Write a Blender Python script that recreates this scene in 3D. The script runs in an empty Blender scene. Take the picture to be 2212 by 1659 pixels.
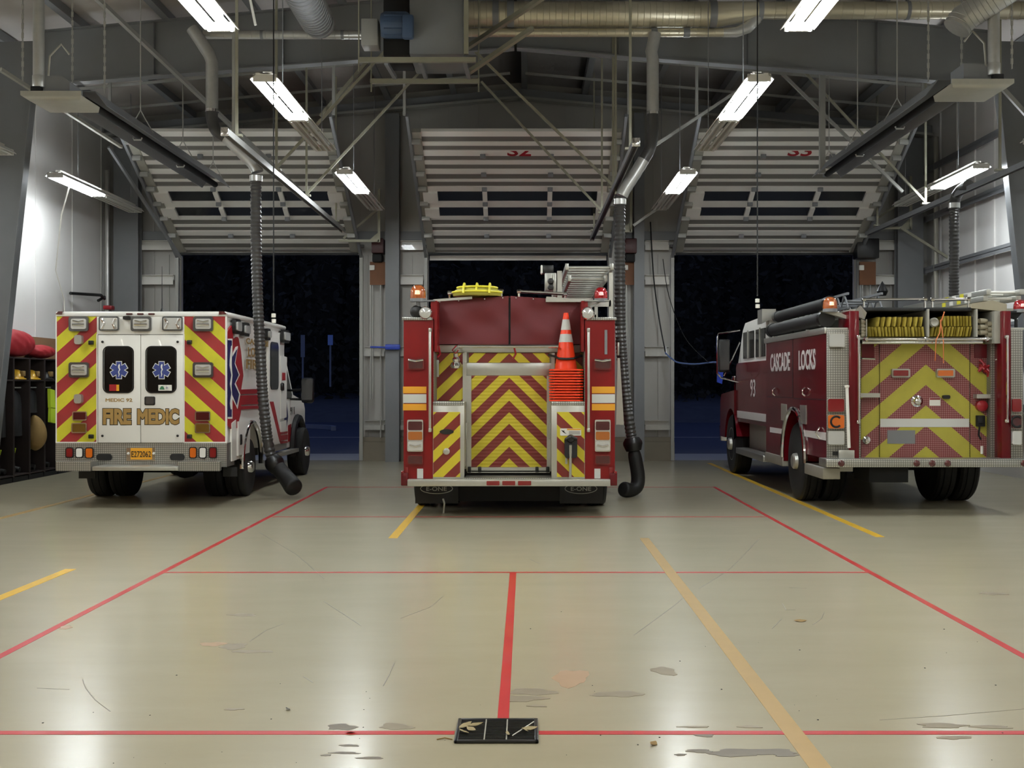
import bpy, bmesh, math, random
from mathutils import Vector, Matrix
random.seed(7)
SC = bpy.context.scene
COL = SC.collection
# camera model: one-point view, horizon at half height
F, CX, CY, H = 2545.0, 1136.0, 830.0, 1.611
def W(px, py, d): return Vector(((px-CX)*d/F, d, H+(CY-py)*d/F))
def X_(px, d): return (px-CX)*d/F
def Z_(py, d): return H+(CY-py)*d/F
def lin(c):
    r = []
    for v in c[:3]:
        v /= 255.0
        r.append(v/12.92 if v <= .04045 else ((v+.055)/1.055)**2.4)
    return (r[0], r[1], r[2], 1)
V = Vector
LOC = {}
def rrect(x0, x1, z0, z1, r, n=5):
    pts = []
    for cx, cz, a in ((x1-r, z0+r, -90), (x1-r, z1-r, 0), (x0+r, z1-r, 90), (x0+r, z0+r, 180)):
        for k in range(n+1):
            t = math.radians(a+90*k/n); pts.append((cx+r*math.cos(t), cz+r*math.sin(t)))
    return pts
class MB:
    def __init__(s): s.bm = bmesh.new(); s.mi = 0
    def f(s, vs):
        try:
            fc = s.bm.faces.new(vs); fc.material_index = s.mi; return fc
        except ValueError: return None
    def v(s, p): return s.bm.verts.new(p)
    def box(s, x0, x1, y0, y1, z0, z1, bev=0, seg=2):
        x0, x1 = sorted((x0, x1)); y0, y1 = sorted((y0, y1)); z0, z1 = sorted((z0, z1))
        vs = [s.v((x, y, z)) for z in (z0, z1) for y in (y0, y1) for x in (x0, x1)]
        fs = [s.f([vs[i] for i in q]) for q in ((0,2,3,1),(4,5,7,6),(0,1,5,4),(2,6,7,3),(0,4,6,2),(1,3,7,5))]
        if bev:
            es = list({e for fc in fs for e in fc.edges})
            r = bmesh.ops.bevel(s.bm, geom=es, offset=min(bev, .49*min(x1-x0, y1-y0, z1-z0)), segments=seg, affect='EDGES', profile=.5)
            for fc in r['faces']: fc.material_index = s.mi
        return s
    def pbox(s, px0, py0, px1, py1, d, t, bev=0, seg=2):
        # box whose near face stands at depth d over these measured extents
        return s.box(X_(px0, d), X_(px1, d), d, d+t, Z_(py0, d), Z_(py1, d), bev, seg)
    def prism(s, pts, n, mats=None):
        n = V(n); a = [s.v(p) for p in pts]; b = [s.v(V(p)+n) for p in pts]
        s.f(a[::-1]); s.f(b); k = len(a)
        for i in range(k):
            if mats: s.mi = mats[i]
            s.f([a[i], a[(i+1) % k], b[(i+1) % k], b[i]])
        return s
    def xz(s, pts, y, t): return s.prism([V((x, y, z)) for x, z in pts], (0, t, 0))
    def yz(s, pts, x, t): return s.prism([V((x, y, z)) for y, z in pts], (t, 0, 0))
    def prr(s, px0, py0, px1, py1, d, t, rp, n=5):
        k = d/F
        return s.xz(rrect(X_(px0, d), X_(px1, d), Z_(py1, d), Z_(py0, d), rp*k, n), d, t)
    def ppoly(s, pts, d, t): return s.xz([(X_(a, d), Z_(b, d)) for a, b in pts], d, t)
    def tube(s, pts, r, n=10, caps=True, closed=False):
        pts = [V(p) for p in pts]; m = len(pts)
        rs = r if isinstance(r, (list, tuple)) else [r]*m
        rings = []; up = None
        for i in range(m):
            if closed: t = pts[(i+1) % m]-pts[i-1]
            else: t = pts[min(i+1, m-1)]-pts[max(i-1, 0)]
            if t.length < 1e-9: t = V((0, 0, 1))
            t.normalize()
            if up is None:
                up = V((0, 0, 1)) if abs(t.z) < .9 else V((1, 0, 0))
            up = up-t*up.dot(t)
            if up.length < 1e-6: up = t.orthogonal()
            up.normalize(); sd = t.cross(up)
            rings.append([s.v(pts[i]+(up*math.cos(2*math.pi*k/n)+sd*math.sin(2*math.pi*k/n))*rs[i]) for k in range(n)])
        for i in range(m if closed else m-1):
            a, b = rings[i], rings[(i+1) % m]
            for k in range(n): s.f([a[k], a[(k+1) % n], b[(k+1) % n], b[k]])
        if caps and not closed: s.f(rings[0][::-1]); s.f(rings[-1])
        return s
    def bar(s, p0, p1, w, h=None):
        # square-section bar between two points
        h = h or w; p0, p1 = V(p0), V(p1); t = (p1-p0).normalized()
        up = V((0, 0, 1)) if abs(t.z) < .95 else V((0, 1, 0))
        sd = t.cross(up).normalized(); up = sd.cross(t).normalized()
        q = [sd*w/2*a+up*h/2*b for a, b in ((-1,-1),(1,-1),(1,1),(-1,1))]
        return s.prism([p0+x for x in q], p1-p0)
    def lathe(s, prof, c, axis='Z', n=24):
        c = V(c); rings = []
        for r, h in prof:
            ring = []
            for k in range(n):
                a = 2*math.pi*k/n; u, w = r*math.cos(a), r*math.sin(a)
                p = {'Z': (u, w, h), 'Y': (u, h, w), 'X': (h, u, w)}[axis]
                ring.append(s.v(c+V(p)))
            rings.append(ring)
        for a, b in zip(rings, rings[1:]):
            for k in range(n): s.f([a[k], a[(k+1) % n], b[(k+1) % n], b[k]])
        if prof[0][0] > 1e-5: s.f(rings[0][::-1])
        if prof[-1][0] > 1e-5: s.f(rings[-1])
        return s
    def cyl(s, p0, p1, r, n=12): return s.tube([p0, p1], r, n)
    def quad(s, a, b, c, d): s.f([s.v(a), s.v(b), s.v(c), s.v(d)]); return s
    def build(s, name, mat, parent=None, origin=None, flat=False, ang=.62):
        bm = s.bm
        bmesh.ops.remove_doubles(bm, verts=bm.verts, dist=1e-6)
        bmesh.ops.recalc_face_normals(bm, faces=bm.faces)
        if parent is not None: off = LOC[parent.name]
        elif origin is not None: off = V(origin)
        else:
            xs = [v.co for v in bm.verts]
            lo = V([min(c[i] for c in xs) for i in range(3)]); hi = V([max(c[i] for c in xs) for i in range(3)])
            off = V(((lo.x+hi.x)/2, (lo.y+hi.y)/2, lo.z))
        for v in bm.verts: v.co -= off
        for e in bm.edges:
            if len(e.link_faces) == 2 and e.calc_face_angle(0) > ang: e.smooth = False
        for fc in bm.faces: fc.smooth = not flat
        me = bpy.data.meshes.new(name); bm.to_mesh(me); bm.free()
        for m in (mat if isinstance(mat, (list, tuple)) else [mat]): me.materials.append(m)
        o = bpy.data.objects.new(name, me); COL.objects.link(o)
        if parent is not None: o.parent = parent
        else: o.location = off
        LOC[o.name] = V(off)
        return o
def tag(o, label=None, cat=None, group=None, kind=None):
    if label: o['label'] = label
    if cat: o['category'] = cat
    if group: o['group'] = group
    if kind: o['kind'] = kind
    return o
def struct(o): o['kind'] = 'structure'; return o
def thing(name, label, cat, loc=(0, 0, 0), group=None, kind=None):
    o = bpy.data.objects.new(name, None); COL.objects.link(o)
    o.location = loc; o.empty_display_size = .1; LOC[o.name] = V(loc)
    return tag(o, label, cat, group, kind)
def dup(o, loc=None, label=None, parent=None):
    c = o.copy(); COL.objects.link(c)
    if loc is not None: c.location = loc
    if parent is not None: c.parent = parent
    if label: c['label'] = label
    for ch in o.children: dup(ch, parent=c)
    LOC[c.name] = V(c.location) if parent is None else LOC[parent.name]
    return c
def text(name, body, O, U, Vv, mat, parent, thick=.003, offset=0.0, clip=None, shear=0):
    # lettering stretched over the parallelogram O, O+U, O+V, raised by thick
    cu = bpy.data.curves.new('t', 'FONT'); cu.body = body; cu.bevel_depth = offset; cu.bevel_resolution = 1; cu.extrude = .05; cu.shear = shear
    cu.resolution_u = 3
    ob = bpy.data.objects.new('t', cu); COL.objects.link(ob)
    dg = bpy.context.evaluated_depsgraph_get(); dg.update()
    me = bpy.data.meshes.new_from_object(ob.evaluated_get(dg))
    bm = bmesh.new(); bm.from_mesh(me)
    bpy.data.objects.remove(ob); bpy.data.curves.remove(cu); bpy.data.meshes.remove(me)
    xs = [v.co.x for v in bm.verts]; ys = [v.co.y for v in bm.verts]
    x0, x1, y0, y1 = min(xs), max(xs), min(ys), max(ys)
    if clip is not None:
        g = bm.verts[:]+bm.edges[:]+bm.faces[:]
        bmesh.ops.bisect_plane(bm, geom=g, plane_co=(0, y0+clip*(y1-y0), 0), plane_no=(0, 1, 0), clear_outer=True)
    zs = [v.co.z for v in bm.verts]; z0, z1 = min(zs), max(zs)
    O, U, Vv = V(O), V(U), V(Vv); N = U.cross(Vv).normalized()
    for v in bm.verts:
        v.co = O+U*((v.co.x-x0)/(x1-x0))+Vv*((v.co.y-y0)/(y1-y0))+N*(thick*(v.co.z-z0)/(z1-z0))
    m = MB(); m.bm.free(); m.bm = bm
    return m.build(name, mat, parent, flat=True)
def ptext(name, body, px0, py0, px1, py1, d, mat, parent, thick=.003, **k):
    O = W(px0, py1, d)
    return text(name, body, O, W(px1, py1, d)-O, W(px0, py0, d)-O, mat, parent, thick, **k)
# ---------------------------------------------------------------- materials
def _new(name):
    m = bpy.data.materials.new(name); m.use_nodes = True
    nt = m.node_tree; b = nt.nodes['Principled BSDF']
    return m, nt, b
def math_(nt, op, a, b=None, c=None):
    n = nt.nodes.new('ShaderNodeMath'); n.operation = op
    for i, x in enumerate((a, b, c)):
        if x is None: continue
        if isinstance(x, (int, float)): n.inputs[i].default_value = x
        else: nt.links.new(x, n.inputs[i])
    return n.outputs[0]
def mix_(nt, fac, a, b):
    n = nt.nodes.new('ShaderNodeMix'); n.data_type = 'RGBA'
    for i, x in ((0, fac), (6, a), (7, b)):
        if isinstance(x, (int, float)): n.inputs[i].default_value = x
        elif isinstance(x, tuple): n.inputs[i].default_value = x
        else: nt.links.new(x, n.inputs[i])
    return n.outputs[2]
def coords(nt, space='Object'):
    tc = nt.nodes.new('ShaderNodeTexCoord'); sp = nt.nodes.new('ShaderNodeSeparateXYZ')
    nt.links.new(tc.outputs[space], sp.inputs[0])
    return tc.outputs[space], sp.outputs
def noise_(nt, vec, scale, detail=3, rough=.55):
    n = nt.nodes.new('ShaderNodeTexNoise'); n.inputs['Scale'].default_value = scale
    n.inputs['Detail'].default_value = detail; n.inputs['Roughness'].default_value = rough
    nt.links.new(vec, n.inputs['Vector']); return n.outputs['Fac']
def bump_(nt, b, h, strength, dist=.01):
    n = nt.nodes.new('ShaderNodeBump'); n.inputs['Strength'].default_value = strength; n.inputs['Distance'].default_value = dist
    nt.links.new(h, n.inputs['Height']); nt.links.new(n.outputs[0], b.inputs['Normal'])
def mat(name, c, rough=.5, metal=0, var=0, scale=6, bump=0, coat=0, spec=.5, emit=0, trans=0, ior=1.45):
    m, nt, b = _new(name); col = lin(c)
    b.inputs['Base Color'].default_value = col; b.inputs['Roughness'].default_value = rough
    b.inputs['Metallic'].default_value = metal; b.inputs['Coat Weight'].default_value = coat
    b.inputs['Specular IOR Level'].default_value = spec
    if trans: b.inputs['Transmission Weight'].default_value = trans; b.inputs['IOR'].default_value = ior
    if emit: b.inputs['Emission Color'].default_value = col; b.inputs['Emission Strength'].default_value = emit
    if var or bump:
        vec, _ = coords(nt); nz = noise_(nt, vec, scale)
        if var:
            a = tuple(min(1, x*(1+var)) for x in col[:3])+(1,); d = tuple(x*(1-var) for x in col[:3])+(1,)
            nt.links.new(mix_(nt, nz, d, a), b.inputs['Base Color'])
        if bump: bump_(nt, b, nz, bump)
    return m
def stripes(name, c1, c2, period, kx, mode, x0, z0, rough=.45, tread=0, slats=0):
    # diagonal or chevron safety sheeting in object coordinates; c1 under c2
    m, nt, b = _new(name); vec, (x, y, z) = coords(nt)
    xx = math_(nt, 'SUBTRACT', x, x0); zz = math_(nt, 'SUBTRACT', z, z0)
    if mode == 'chev': u = math_(nt, 'ADD', zz, math_(nt, 'MULTIPLY', math_(nt, 'ABSOLUTE', xx), kx))
    elif mode == '/': u = math_(nt, 'SUBTRACT', zz, math_(nt, 'MULTIPLY', xx, kx))
    else: u = math_(nt, 'ADD', zz, math_(nt, 'MULTIPLY', xx, kx))
    u = math_(nt, 'FRACT', math_(nt, 'ADD', math_(nt, 'DIVIDE', u, period), 100))
    fac = math_(nt, 'GREATER_THAN', u, .5)
    a = lin(c1); nz = noise_(nt, vec, 9)
    if tread:
        h = treadfac(nt, x, y, z, 30)
        a = mix_(nt, math_(nt, 'MULTIPLY', h, .6), lin(c1), lin((196, 150, 150)))
        bump_(nt, b, h, .35, .004)
    c = mix_(nt, fac, a, lin(c2))
    dirt = mix_(nt, math_(nt, 'MULTIPLY', nz, .25), c, lin((90, 80, 60)))
    nt.links.new(dirt, b.inputs['Base Color']); b.inputs['Roughness'].default_value = rough
    if slats:
        s = math_(nt, 'FRACT', math_(nt, 'DIVIDE', z, slats))
        bump_(nt, b, math_(nt, 'PINGPONG', s, .5), .25, .02)
    return m
def treadfac(nt, x, y, z, k):
    u = math_(nt, 'ADD', x, y); w = math_(nt, 'ADD', z, math_(nt, 'MULTIPLY', y, .7))
    a = math_(nt, 'SINE', math_(nt, 'MULTIPLY', math_(nt, 'ADD', u, w), k*math.pi*2*.7))
    b = math_(nt, 'SINE', math_(nt, 'MULTIPLY', math_(nt, 'SUBTRACT', u, w), k*math.pi*2*.7))
    return math_(nt, 'GREATER_THAN', math_(nt, 'MULTIPLY', a, b), .12)
def treadmat(name, c, k=26, rough=.35, metal=.8):
    m, nt, b = _new(name); vec, (x, y, z) = coords(nt)
    h = treadfac(nt, x, y, z, k); col = lin(c)
    nt.links.new(mix_(nt, h, tuple(v*.6 for v in col[:3])+(1,), tuple(min(1, v*1.25) for v in col[:3])+(1,)), b.inputs['Base Color'])
    b.inputs['Roughness'].default_value = rough; b.inputs['Metallic'].default_value = metal
    bump_(nt, b, h, .5, .004); return m
M = {}
M['white'] = mat('white_paint', (232, 230, 222), .3, coat=.3)
M['white_panel'] = mat('white_liner_panel', (226, 224, 220), .45, var=.03, scale=2)
M['wall_metal'] = mat('metal_wall_sheet', (172, 170, 164), .42, .25, var=.08, scale=1.5, bump=.03)
M['insul'] = mat('insulation_facing', (190, 184, 178), .6, var=.06, scale=3, bump=.15)
M['steel'] = mat('grey_steel', (122, 124, 126), .42, .1, var=.06, scale=4)
M['steel_lt'] = mat('light_steel', (158, 158, 152), .4, .25, var=.08)
M['strut'] = mat('strut_channel', (148, 146, 128), .4, .3, var=.08)
M['galv'] = mat('galvanised', (178, 178, 173), .34, .55, var=.12, scale=14)
M['duct'] = mat('spiral_duct', (196, 190, 168), .3, .6, var=.1, scale=5)
M['chrome'] = mat('chrome', (225, 225, 225), .09, 1)
M['alu'] = mat('aluminium', (188, 188, 180), .34, .75, var=.05, scale=20)
M['alu_dull'] = mat('dull_aluminium', (168, 166, 154), .5, .4, var=.08, scale=8)
M['tread'] = treadmat('tread_plate', (176, 176, 170))
M['tread_dk'] = treadmat('tread_plate_worn', (150, 147, 138), 24, .45, .6)
M['black'] = mat('black_rubber', (15, 15, 14), .6, bump=.05, scale=30)
M['black_gl'] = mat('black_glass', (10, 11, 12), .12, spec=.3)
M['black_pl'] = mat('black_plastic', (18, 18, 18), .35)
M['tire'] = mat('tyre_rubber', (11, 11, 10), .75)
M['dark'] = mat('dark_chassis', (12, 12, 12), .7)
M['hose'] = mat('grey_hose', (64, 63, 61), .36, .1)
M['red'] = mat('engine_red', (122, 8, 12), .3, coat=.12, spec=.3, var=.03)
M['red_dk'] = mat('deep_red', (92, 8, 18), .25, coat=.15, spec=.3, var=.04)
M['maroon'] = mat('maroon_vinyl', (98, 22, 27), .55, var=.06, scale=3, bump=.1)
M['red_lens'] = mat('red_lens', (120, 14, 18), .15, coat=.6)
M['dk_red_lens'] = mat('dark_red_lens', (70, 14, 18), .15, coat=.6)
M['amber_lens'] = mat('amber_lens', (205, 100, 22), .15, coat=.6)
M['dk_amber_lens'] = mat('dark_amber_lens', (98, 70, 22), .15, coat=.6)
M['clear_lens'] = mat('clear_lens', (205, 205, 200), .16, .35, coat=.6)
M['white_refl'] = mat('white_reflective', (205, 206, 200), .4)
M['yel_refl'] = mat('gold_reflective', (226, 160, 40), .4)
M['gold'] = mat('gold_letter', (160, 128, 72), .45, .1, var=.12, scale=40)
M['letter_w'] = mat('white_letter', (206, 202, 198), .45)
M['blue'] = mat('emblem_blue', (54, 66, 128), .4)
M['navy'] = mat('navy_sheet', (26, 28, 84), .35)
M['decal_red'] = mat('red_decal', (150, 24, 34), .35)
M['label_w'] = mat('label_white', (228, 226, 216), .5)
M['orange'] = mat('cone_orange', (240, 66, 28), .4, spec=.4)
M['collar'] = mat('cone_collar', (198, 198, 190), .5, var=.06, scale=30)
M['yellow'] = mat('yellow_tube', (226, 216, 60), .4)
M['hose_y'] = mat('yellow_hose', (178, 160, 66), .75, var=.16, scale=5)
M['hose_t'] = mat('tan_hose', (150, 142, 120), .8, var=.12)
M['brown'] = mat('brown_board', (112, 70, 38), .6, var=.15, scale=5)
M['ply'] = mat('brown_wainscot', (136, 104, 74), .6, var=.08)
M['conc'] = mat('concrete', (122, 114, 98), .8, var=.12, scale=4, bump=.1)
M['blue_mtr'] = mat('blue_motor', (58, 78, 106), .45)
M['glass_dk'] = mat('door_glass', (34, 36, 38), .12, coat=.3)
M['bag_red'] = mat('red_bag', (150, 28, 36), .65, var=.1, bump=.25)
M['locker'] = mat('dark_locker', (34, 24, 22), .6, var=.12)
M['hiviz'] = mat('hi_viz', (196, 226, 50), .6)
M['canvas'] = mat('tan_canvas', (134, 108, 60), .8, var=.15, bump=.3)
M['helmet'] = mat('yellow_helmet', (206, 160, 40), .3, coat=.4)
M['blue_cord'] = mat('blue_cord', (84, 104, 150), .5)
M['blue_tag'] = mat('blue_plastic', (40, 66, 168), .4)
M['asphalt'] = mat('asphalt', (70, 74, 84), .85, var=.12, scale=3)
M['apron'] = mat('concrete_apron', (150, 150, 146), .8, var=.1, scale=2)
M['gravel'] = mat('bank_soil', (92, 90, 86), .95, var=.3, scale=2)
M['leaf_dk'] = mat('night_foliage', (74, 66, 44), .9, var=.4, scale=.6)
M['leaf_dry'] = mat('dry_leaf', (150, 136, 96), .7, var=.2)
M['tape_red'] = mat('red_tape', (186, 42, 44), .4, coat=.2)
M['tape_yel'] = mat('yellow_paint', (232, 186, 60), .35, var=.08, coat=.3)
M['tape_tan'] = mat('worn_yellow_paint', (184, 154, 98), .35, var=.1, coat=.3)
M['stain'] = mat('bare_patch', (134, 124, 104), .5, var=.15)
M['stain_dk'] = mat('dark_patch', (108, 100, 86), .5, var=.15)
M['stain_rd'] = mat('reddish_patch', (172, 146, 118), .4, var=.1)
M['scuff'] = mat('scuff_mark', (120, 114, 96), .4)
M['tube_off'] = mat('unlit_tube', (196, 196, 188), .3)
M['fixture'] = mat('fixture_white', (210, 208, 200), .35, var=.03)
def emis(name, c, s):
    m, nt, b = _new(name)
    b.inputs['Base Color'].default_value = (.8, .8, .8, 1)
    b.inputs['Emission Color'].default_value = (c[0], c[1], c[2], 1); b.inputs['Emission Strength'].default_value = s
    return m
LCOOL, LWARM = (.90, .96, 1.0), (1.0, .95, .83)
M['lamp_cool'] = emis('lit_tube_cool', LCOOL, 76)
M['lamp_warm'] = emis('lit_tube_warm', LWARM, 44)
M['glow_amber'] = emis('amber_glow', (1, .42, .04), .7)  # weak emission imitates light reflected in the unlit beacons
M['glow_red'] = emis('red_glow', (1, .08, .04), .35)  # same imitated glow in red, beacons not running
# floor: trowelled beige coating
def floormat():
    m, nt, b = _new('beige_floor_coating'); vec, (x, y, z) = coords(nt)
    mp = nt.nodes.new('ShaderNodeMapping'); mp.inputs['Scale'].default_value = (1, 3.2, 1); nt.links.new(vec, mp.inputs[0])
    n1 = noise_(nt, mp.outputs[0], .9, 5, .6); n2 = noise_(nt, mp.outputs[0], 7, 4, .6); n3 = noise_(nt, vec, 60, 2)
    c = mix_(nt, n1, lin((165, 158, 133)), lin((180, 173, 149)))
    c = mix_(nt, math_(nt, 'MULTIPLY', n2, .14), c, lin((140, 130, 104)))
    c = mix_(nt, math_(nt, 'MULTIPLY', math_(nt, 'GREATER_THAN', n2, .72), .07), c, lin((150, 138, 108)))
    c = mix_(nt, math_(nt, 'MULTIPLY', math_(nt, 'GREATER_THAN', n3, .76), .15), c, lin((120, 110, 84)))
    nt.links.new(c, b.inputs['Base Color'])
    r = math_(nt, 'ADD', math_(nt, 'MULTIPLY', n2, .05), .23); nt.links.new(r, b.inputs['Roughness'])
    b.inputs['Coat Weight'].default_value = .15; b.inputs['Coat Roughness'].default_value = .15
    bump_(nt, b, n2, .012, .01); return m
M['floor'] = floormat()
# ---------------------------------------------------------------- camera, view, world
cam = bpy.data.cameras.new('camera'); co = bpy.data.objects.new('camera', cam); COL.objects.link(co)
co.location = (0, 0, H); co.rotation_euler = (math.pi/2, 0, 0)
cam.sensor_width = 36; cam.lens = F/2212*36; cam.shift_x = -(CX-1106)/2212; cam.clip_end = 300
SC.camera = co
SC.view_settings.view_transform = 'Standard'; SC.view_settings.look = 'None'; SC.view_settings.gamma = 1
SC.view_settings.use_curve_mapping = False; SC.view_settings.exposure = 0.14
try: SC.cycles.use_denoising = True
except Exception: pass
SC.cycles.max_bounces = 7; SC.cycles.diffuse_bounces = 4; SC.cycles.glossy_bounces = 4
SC.cycles.sample_clamp_indirect = 6
wd = bpy.data.worlds.new('dusk'); SC.world = wd; wd.use_nodes = True
bg = wd.node_tree.nodes['Background']; bg.inputs[0].default_value = (.10, .15, .40, 1); bg.inputs[1].default_value = .42
# ================================================================ the building
XL, XR, YB, Y0, RX = -8.76, 8.44, 24.8, -6.0, -0.16
def roofz(x): return 7.95-.09*abs(x-RX)
DOORS = [(-7.25, -3.49), (-2.05, 1.72), (3.11, 6.91)]
DZ = 4.33
struct(MB().box(XL-.1, XR+.1, Y0, YB+.12, -.2, 0).build('floor', M['floor']))
# side and end walls
m = MB(); m.box(XL-.15, XL, Y0, YB, 2.45, roofz(XL))
for y in (19.4, 21.05, 22.75, 24.3, 17.7, 16.0): m.box(XL, XL+.012, y-.02, y+.02, 2.45, roofz(XL)-.02)
wl = struct(m.build('wall_left', M['white_panel']))
m = MB(); m.box(XL-.15, XL+.012, Y0, YB-.15, 0, 2.45)
struct(m.build('baseboard_left', M['ply']))
m = MB(); m.box(XR, XR+.15, Y0, YB, 0, roofz(XR))
y = 12.0
while y < YB: m.box(XR-.03, XR, y-.03, y+.03, .3, roofz(XR)-.05); y += .92
struct(m.build('wall_right', M['white_panel']))
m = MB(); m.box(XL-.15, XR+.15, Y0-.15, Y0, 0, 8.1)
struct(m.build('wall_back', M['white_panel']))
m = MB(); segs = [XL-.15]+[v for d in DOORS for v in d]+[XR+.15]
SEG = [(segs[i], segs[i+1]) for i in range(0, 8, 2)]
for a, b in SEG:
    m.box(a, b, YB, YB+.12, 0, DZ)
    x = a+.15
    while x < b-.05: m.box(x-.02, x+.02, YB-.03, YB, .42, DZ); x += .31
m.xz([(XL-.15, DZ), (XR+.15, DZ), (XR+.15, roofz(XR)), (RX, 7.95), (XL-.15, roofz(XL))], YB, .12)
x = XL+.3
while x < XR: m.box(x-.02, x+.02, YB-.02, YB, DZ+.02, roofz(x)-.06); x += .62
struct(m.build('wall_front', M['wall_metal']))
m = MB()
for a, b in SEG:
    m.box(max(a, XL+.02), min(b, XR-.02), YB-.16, YB-.035, 0, .4)
    m.box(max(a, XL+.02), min(b, XR-.02), YB-.1, YB-.035, .4, .5)
struct(m.build('baseboard_front', M['conc']))
# roof: sloped insulation facing
m = MB()
for s in (-1, 1):
    xe = XL-.15 if s < 0 else XR+.15
    m.prism([V((RX, Y0, 7.95)), V((xe, Y0, roofz(xe))), V((xe, Y0, roofz(xe)+.12)), V((RX, Y0, 8.07))], (0, YB+.12-Y0, 0))
struct(m.build('ceiling', M['insul']))
k = 0
for i in range(-6, 7):
    x = RX+i*1.36
    if abs(i) == 0: x = RX+.1
    if not XL+.1 < x < XR-.1: continue
    z = roofz(x); m = MB()
    m.box(x-.03, x+.03, Y0+.01, YB-.01, z-.2, z-.015); m.box(x-.03, x+.09, Y0+.01, YB-.01, z-.205, z-.185)
    struct(m.build('ceiling_purlin', M['steel']))
for y in (19.9, 21.5, 23.1):       # flat bridging angles under the purlins
    for s in (-1, 1):
        xe = RX+s*8.1
        m = MB(); m.bar((RX+s*.15, y, roofz(RX+.15)-.235), (xe, y, roofz(xe)-.235), .03, .05)
        struct(m.build('ceiling_trim', M['steel_lt']))
# rigid frame at 18.3 m: tapered columns and rafters
YF = 18.3
def rafter_low(x): return 6.83-.078*abs(x-RX)
def frame(yf, fw=.2):
    for s in (-1, 1):
        xw = XL+.02 if s < 0 else XR-.02
        inn = lambda z: RX+s*(8.12-.105*z)
        zk = rafter_low(inn(6.2))
        m = MB()
        zt = roofz(xw)-.22
        m.xz([(xw, 0), (inn(0), 0), (inn(zk), zk), (inn(zk), zt-.02), (xw, zt-.05)], yf-.006, .012)
        m.prism([V((inn(0), yf-fw/2, 0)), V((inn(0)+s*.018, yf-fw/2, 0)), V((inn(zk)+s*.018, yf-fw/2, zk)), V((inn(zk), yf-fw/2, zk))], (0, fw, 0))
        m.box(xw, xw-s*.02, yf-fw/2, yf+fw/2, 0, zt-.05)
        m.box(xw, inn(0)+s*.0, yf-fw/2, yf+fw/2, 0, .02)
        struct(m.build('steel_column', M['steel']))
        m = MB(); x1 = RX+s*.02; x0 = inn(zk)-s*.03
        top = lambda x: roofz(x)-.21
        m.xz([(x0, rafter_low(x0)), (x1, rafter_low(x1)), (x1, top(x1)), (x0, top(x0))], yf-.006, .012)
        for fn, h in ((rafter_low, -.02), (top, -.015)):
            m.prism([V((x0, yf-fw/2, fn(x0))), V((x1, yf-fw/2, fn(x1))), V((x1, yf-fw/2, fn(x1)+h)), V((x0, yf-fw/2, fn(x0)+h))], (0, fw, 0))
        for q in (1.6, 3.6, 5.6):
            xx = RX+s*q; m.box(xx-.006, xx+.006, yf-fw/2+.01, yf+fw/2-.01, rafter_low(xx), top(xx)-.02)
        struct(m.build('roof_beam', M['steel']))
frame(YF)
# shallow end frame along the door wall
for s in (-1, 1):
    xe = XL+.02 if s < 0 else XR-.02
    lo = lambda x: 7.56-.09*abs(x-RX)
    top = lambda x: roofz(x)-.215
    m = MB(); x1 = RX+s*.012
    m.xz([(xe, lo(xe)), (x1, lo(x1)), (x1, top(x1)), (xe, top(xe))], 24.42, .012)
    m.mi = 1
    m.prism([V((xe, 24.3, lo(xe))), V((x1, 24.3, lo(x1))), V((x1, 24.3, lo(x1)-.05)), V((xe, 24.3, lo(xe)-.05))], (0, .22, 0))
    struct(m.build('roof_beam', [M['steel'], M['steel_lt']]))
# door-wall columns
for a, b in ((832, 862), (1370, 1392), (245, 298), (1940, 1995)):
    x0, x1 = X_(a, 24.35), X_(b, 24.35); m = MB()
    zt = min(roofz(x0), roofz(x1))-.5
    m.box(x0, x1, 24.35, 24.37, 0, zt); m.box((x0+x1)/2-.01, (x0+x1)/2+.01, 24.37, 24.58, 0, zt); m.box(x0, x1, 24.58, 24.6, 0, zt)
    struct(m.build('steel_column', M['steel']))
# galvanised girts across the short wall pieces
GX = [(X_(300, 24.6), DOORS[0][0]-.12), (X_(863, 24.6), DOORS[1][0]-.1), (X_(1394, 24.6), DOORS[2][0]-.12), (DOORS[2][1]+.1, X_(1938, 24.6)), (X_(787, 24.6), X_(830, 24.6))]
for gi, (a, b) in enumerate(GX):
    for z in ((.74, 2.28, 3.78, 4.5) if gi < 4 else (.74, 2.28)):
        m = MB(); m.box(a, b, 24.6, YB-.035, z, z+.012); m.box(a, b, 24.6, 24.612, z-.09, z); m.box(a, b, 24.6, YB-.035, z+.1, z+.112)
        m.box(a, b, 24.7, 24.71, z, z+.1)
        struct(m.build('wall_trim', M['galv'] if z < 3 else M['white']))  # upper girts whitened for the lamplight on their flanges
for z in (1.2, 2.6, 3.95, 5.0, 6.0):
    m = MB(); m.box(XR-.2, XR-.035, Y0, YB-.3, z, z+.012); m.box(XR-.2, XR-.188, Y0, YB-.3, z-.06, z+.07)
    struct(m.build('wall_trim', M['steel']))  # shade on the undersides put into a darker grey
# header beam over the doors
m = MB(); m.box(XL+.75, XR-.75, 24.62, 24.75, 4.62, 4.8)
struct(m.build('wall_trim', M['steel']))
# window high in the right wall beside the frame column
m = MB(); m.box(XR-.05, XR-.035, 18.75, 19.75, 4.15, 4.98)
w1 = struct(m.build('window_1', M['white']))
m = MB(); m.box(XR-.058, XR-.05, 18.82, 19.68, 4.22, 4.9); m.build('pane', M['black_gl'], w1)
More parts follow.
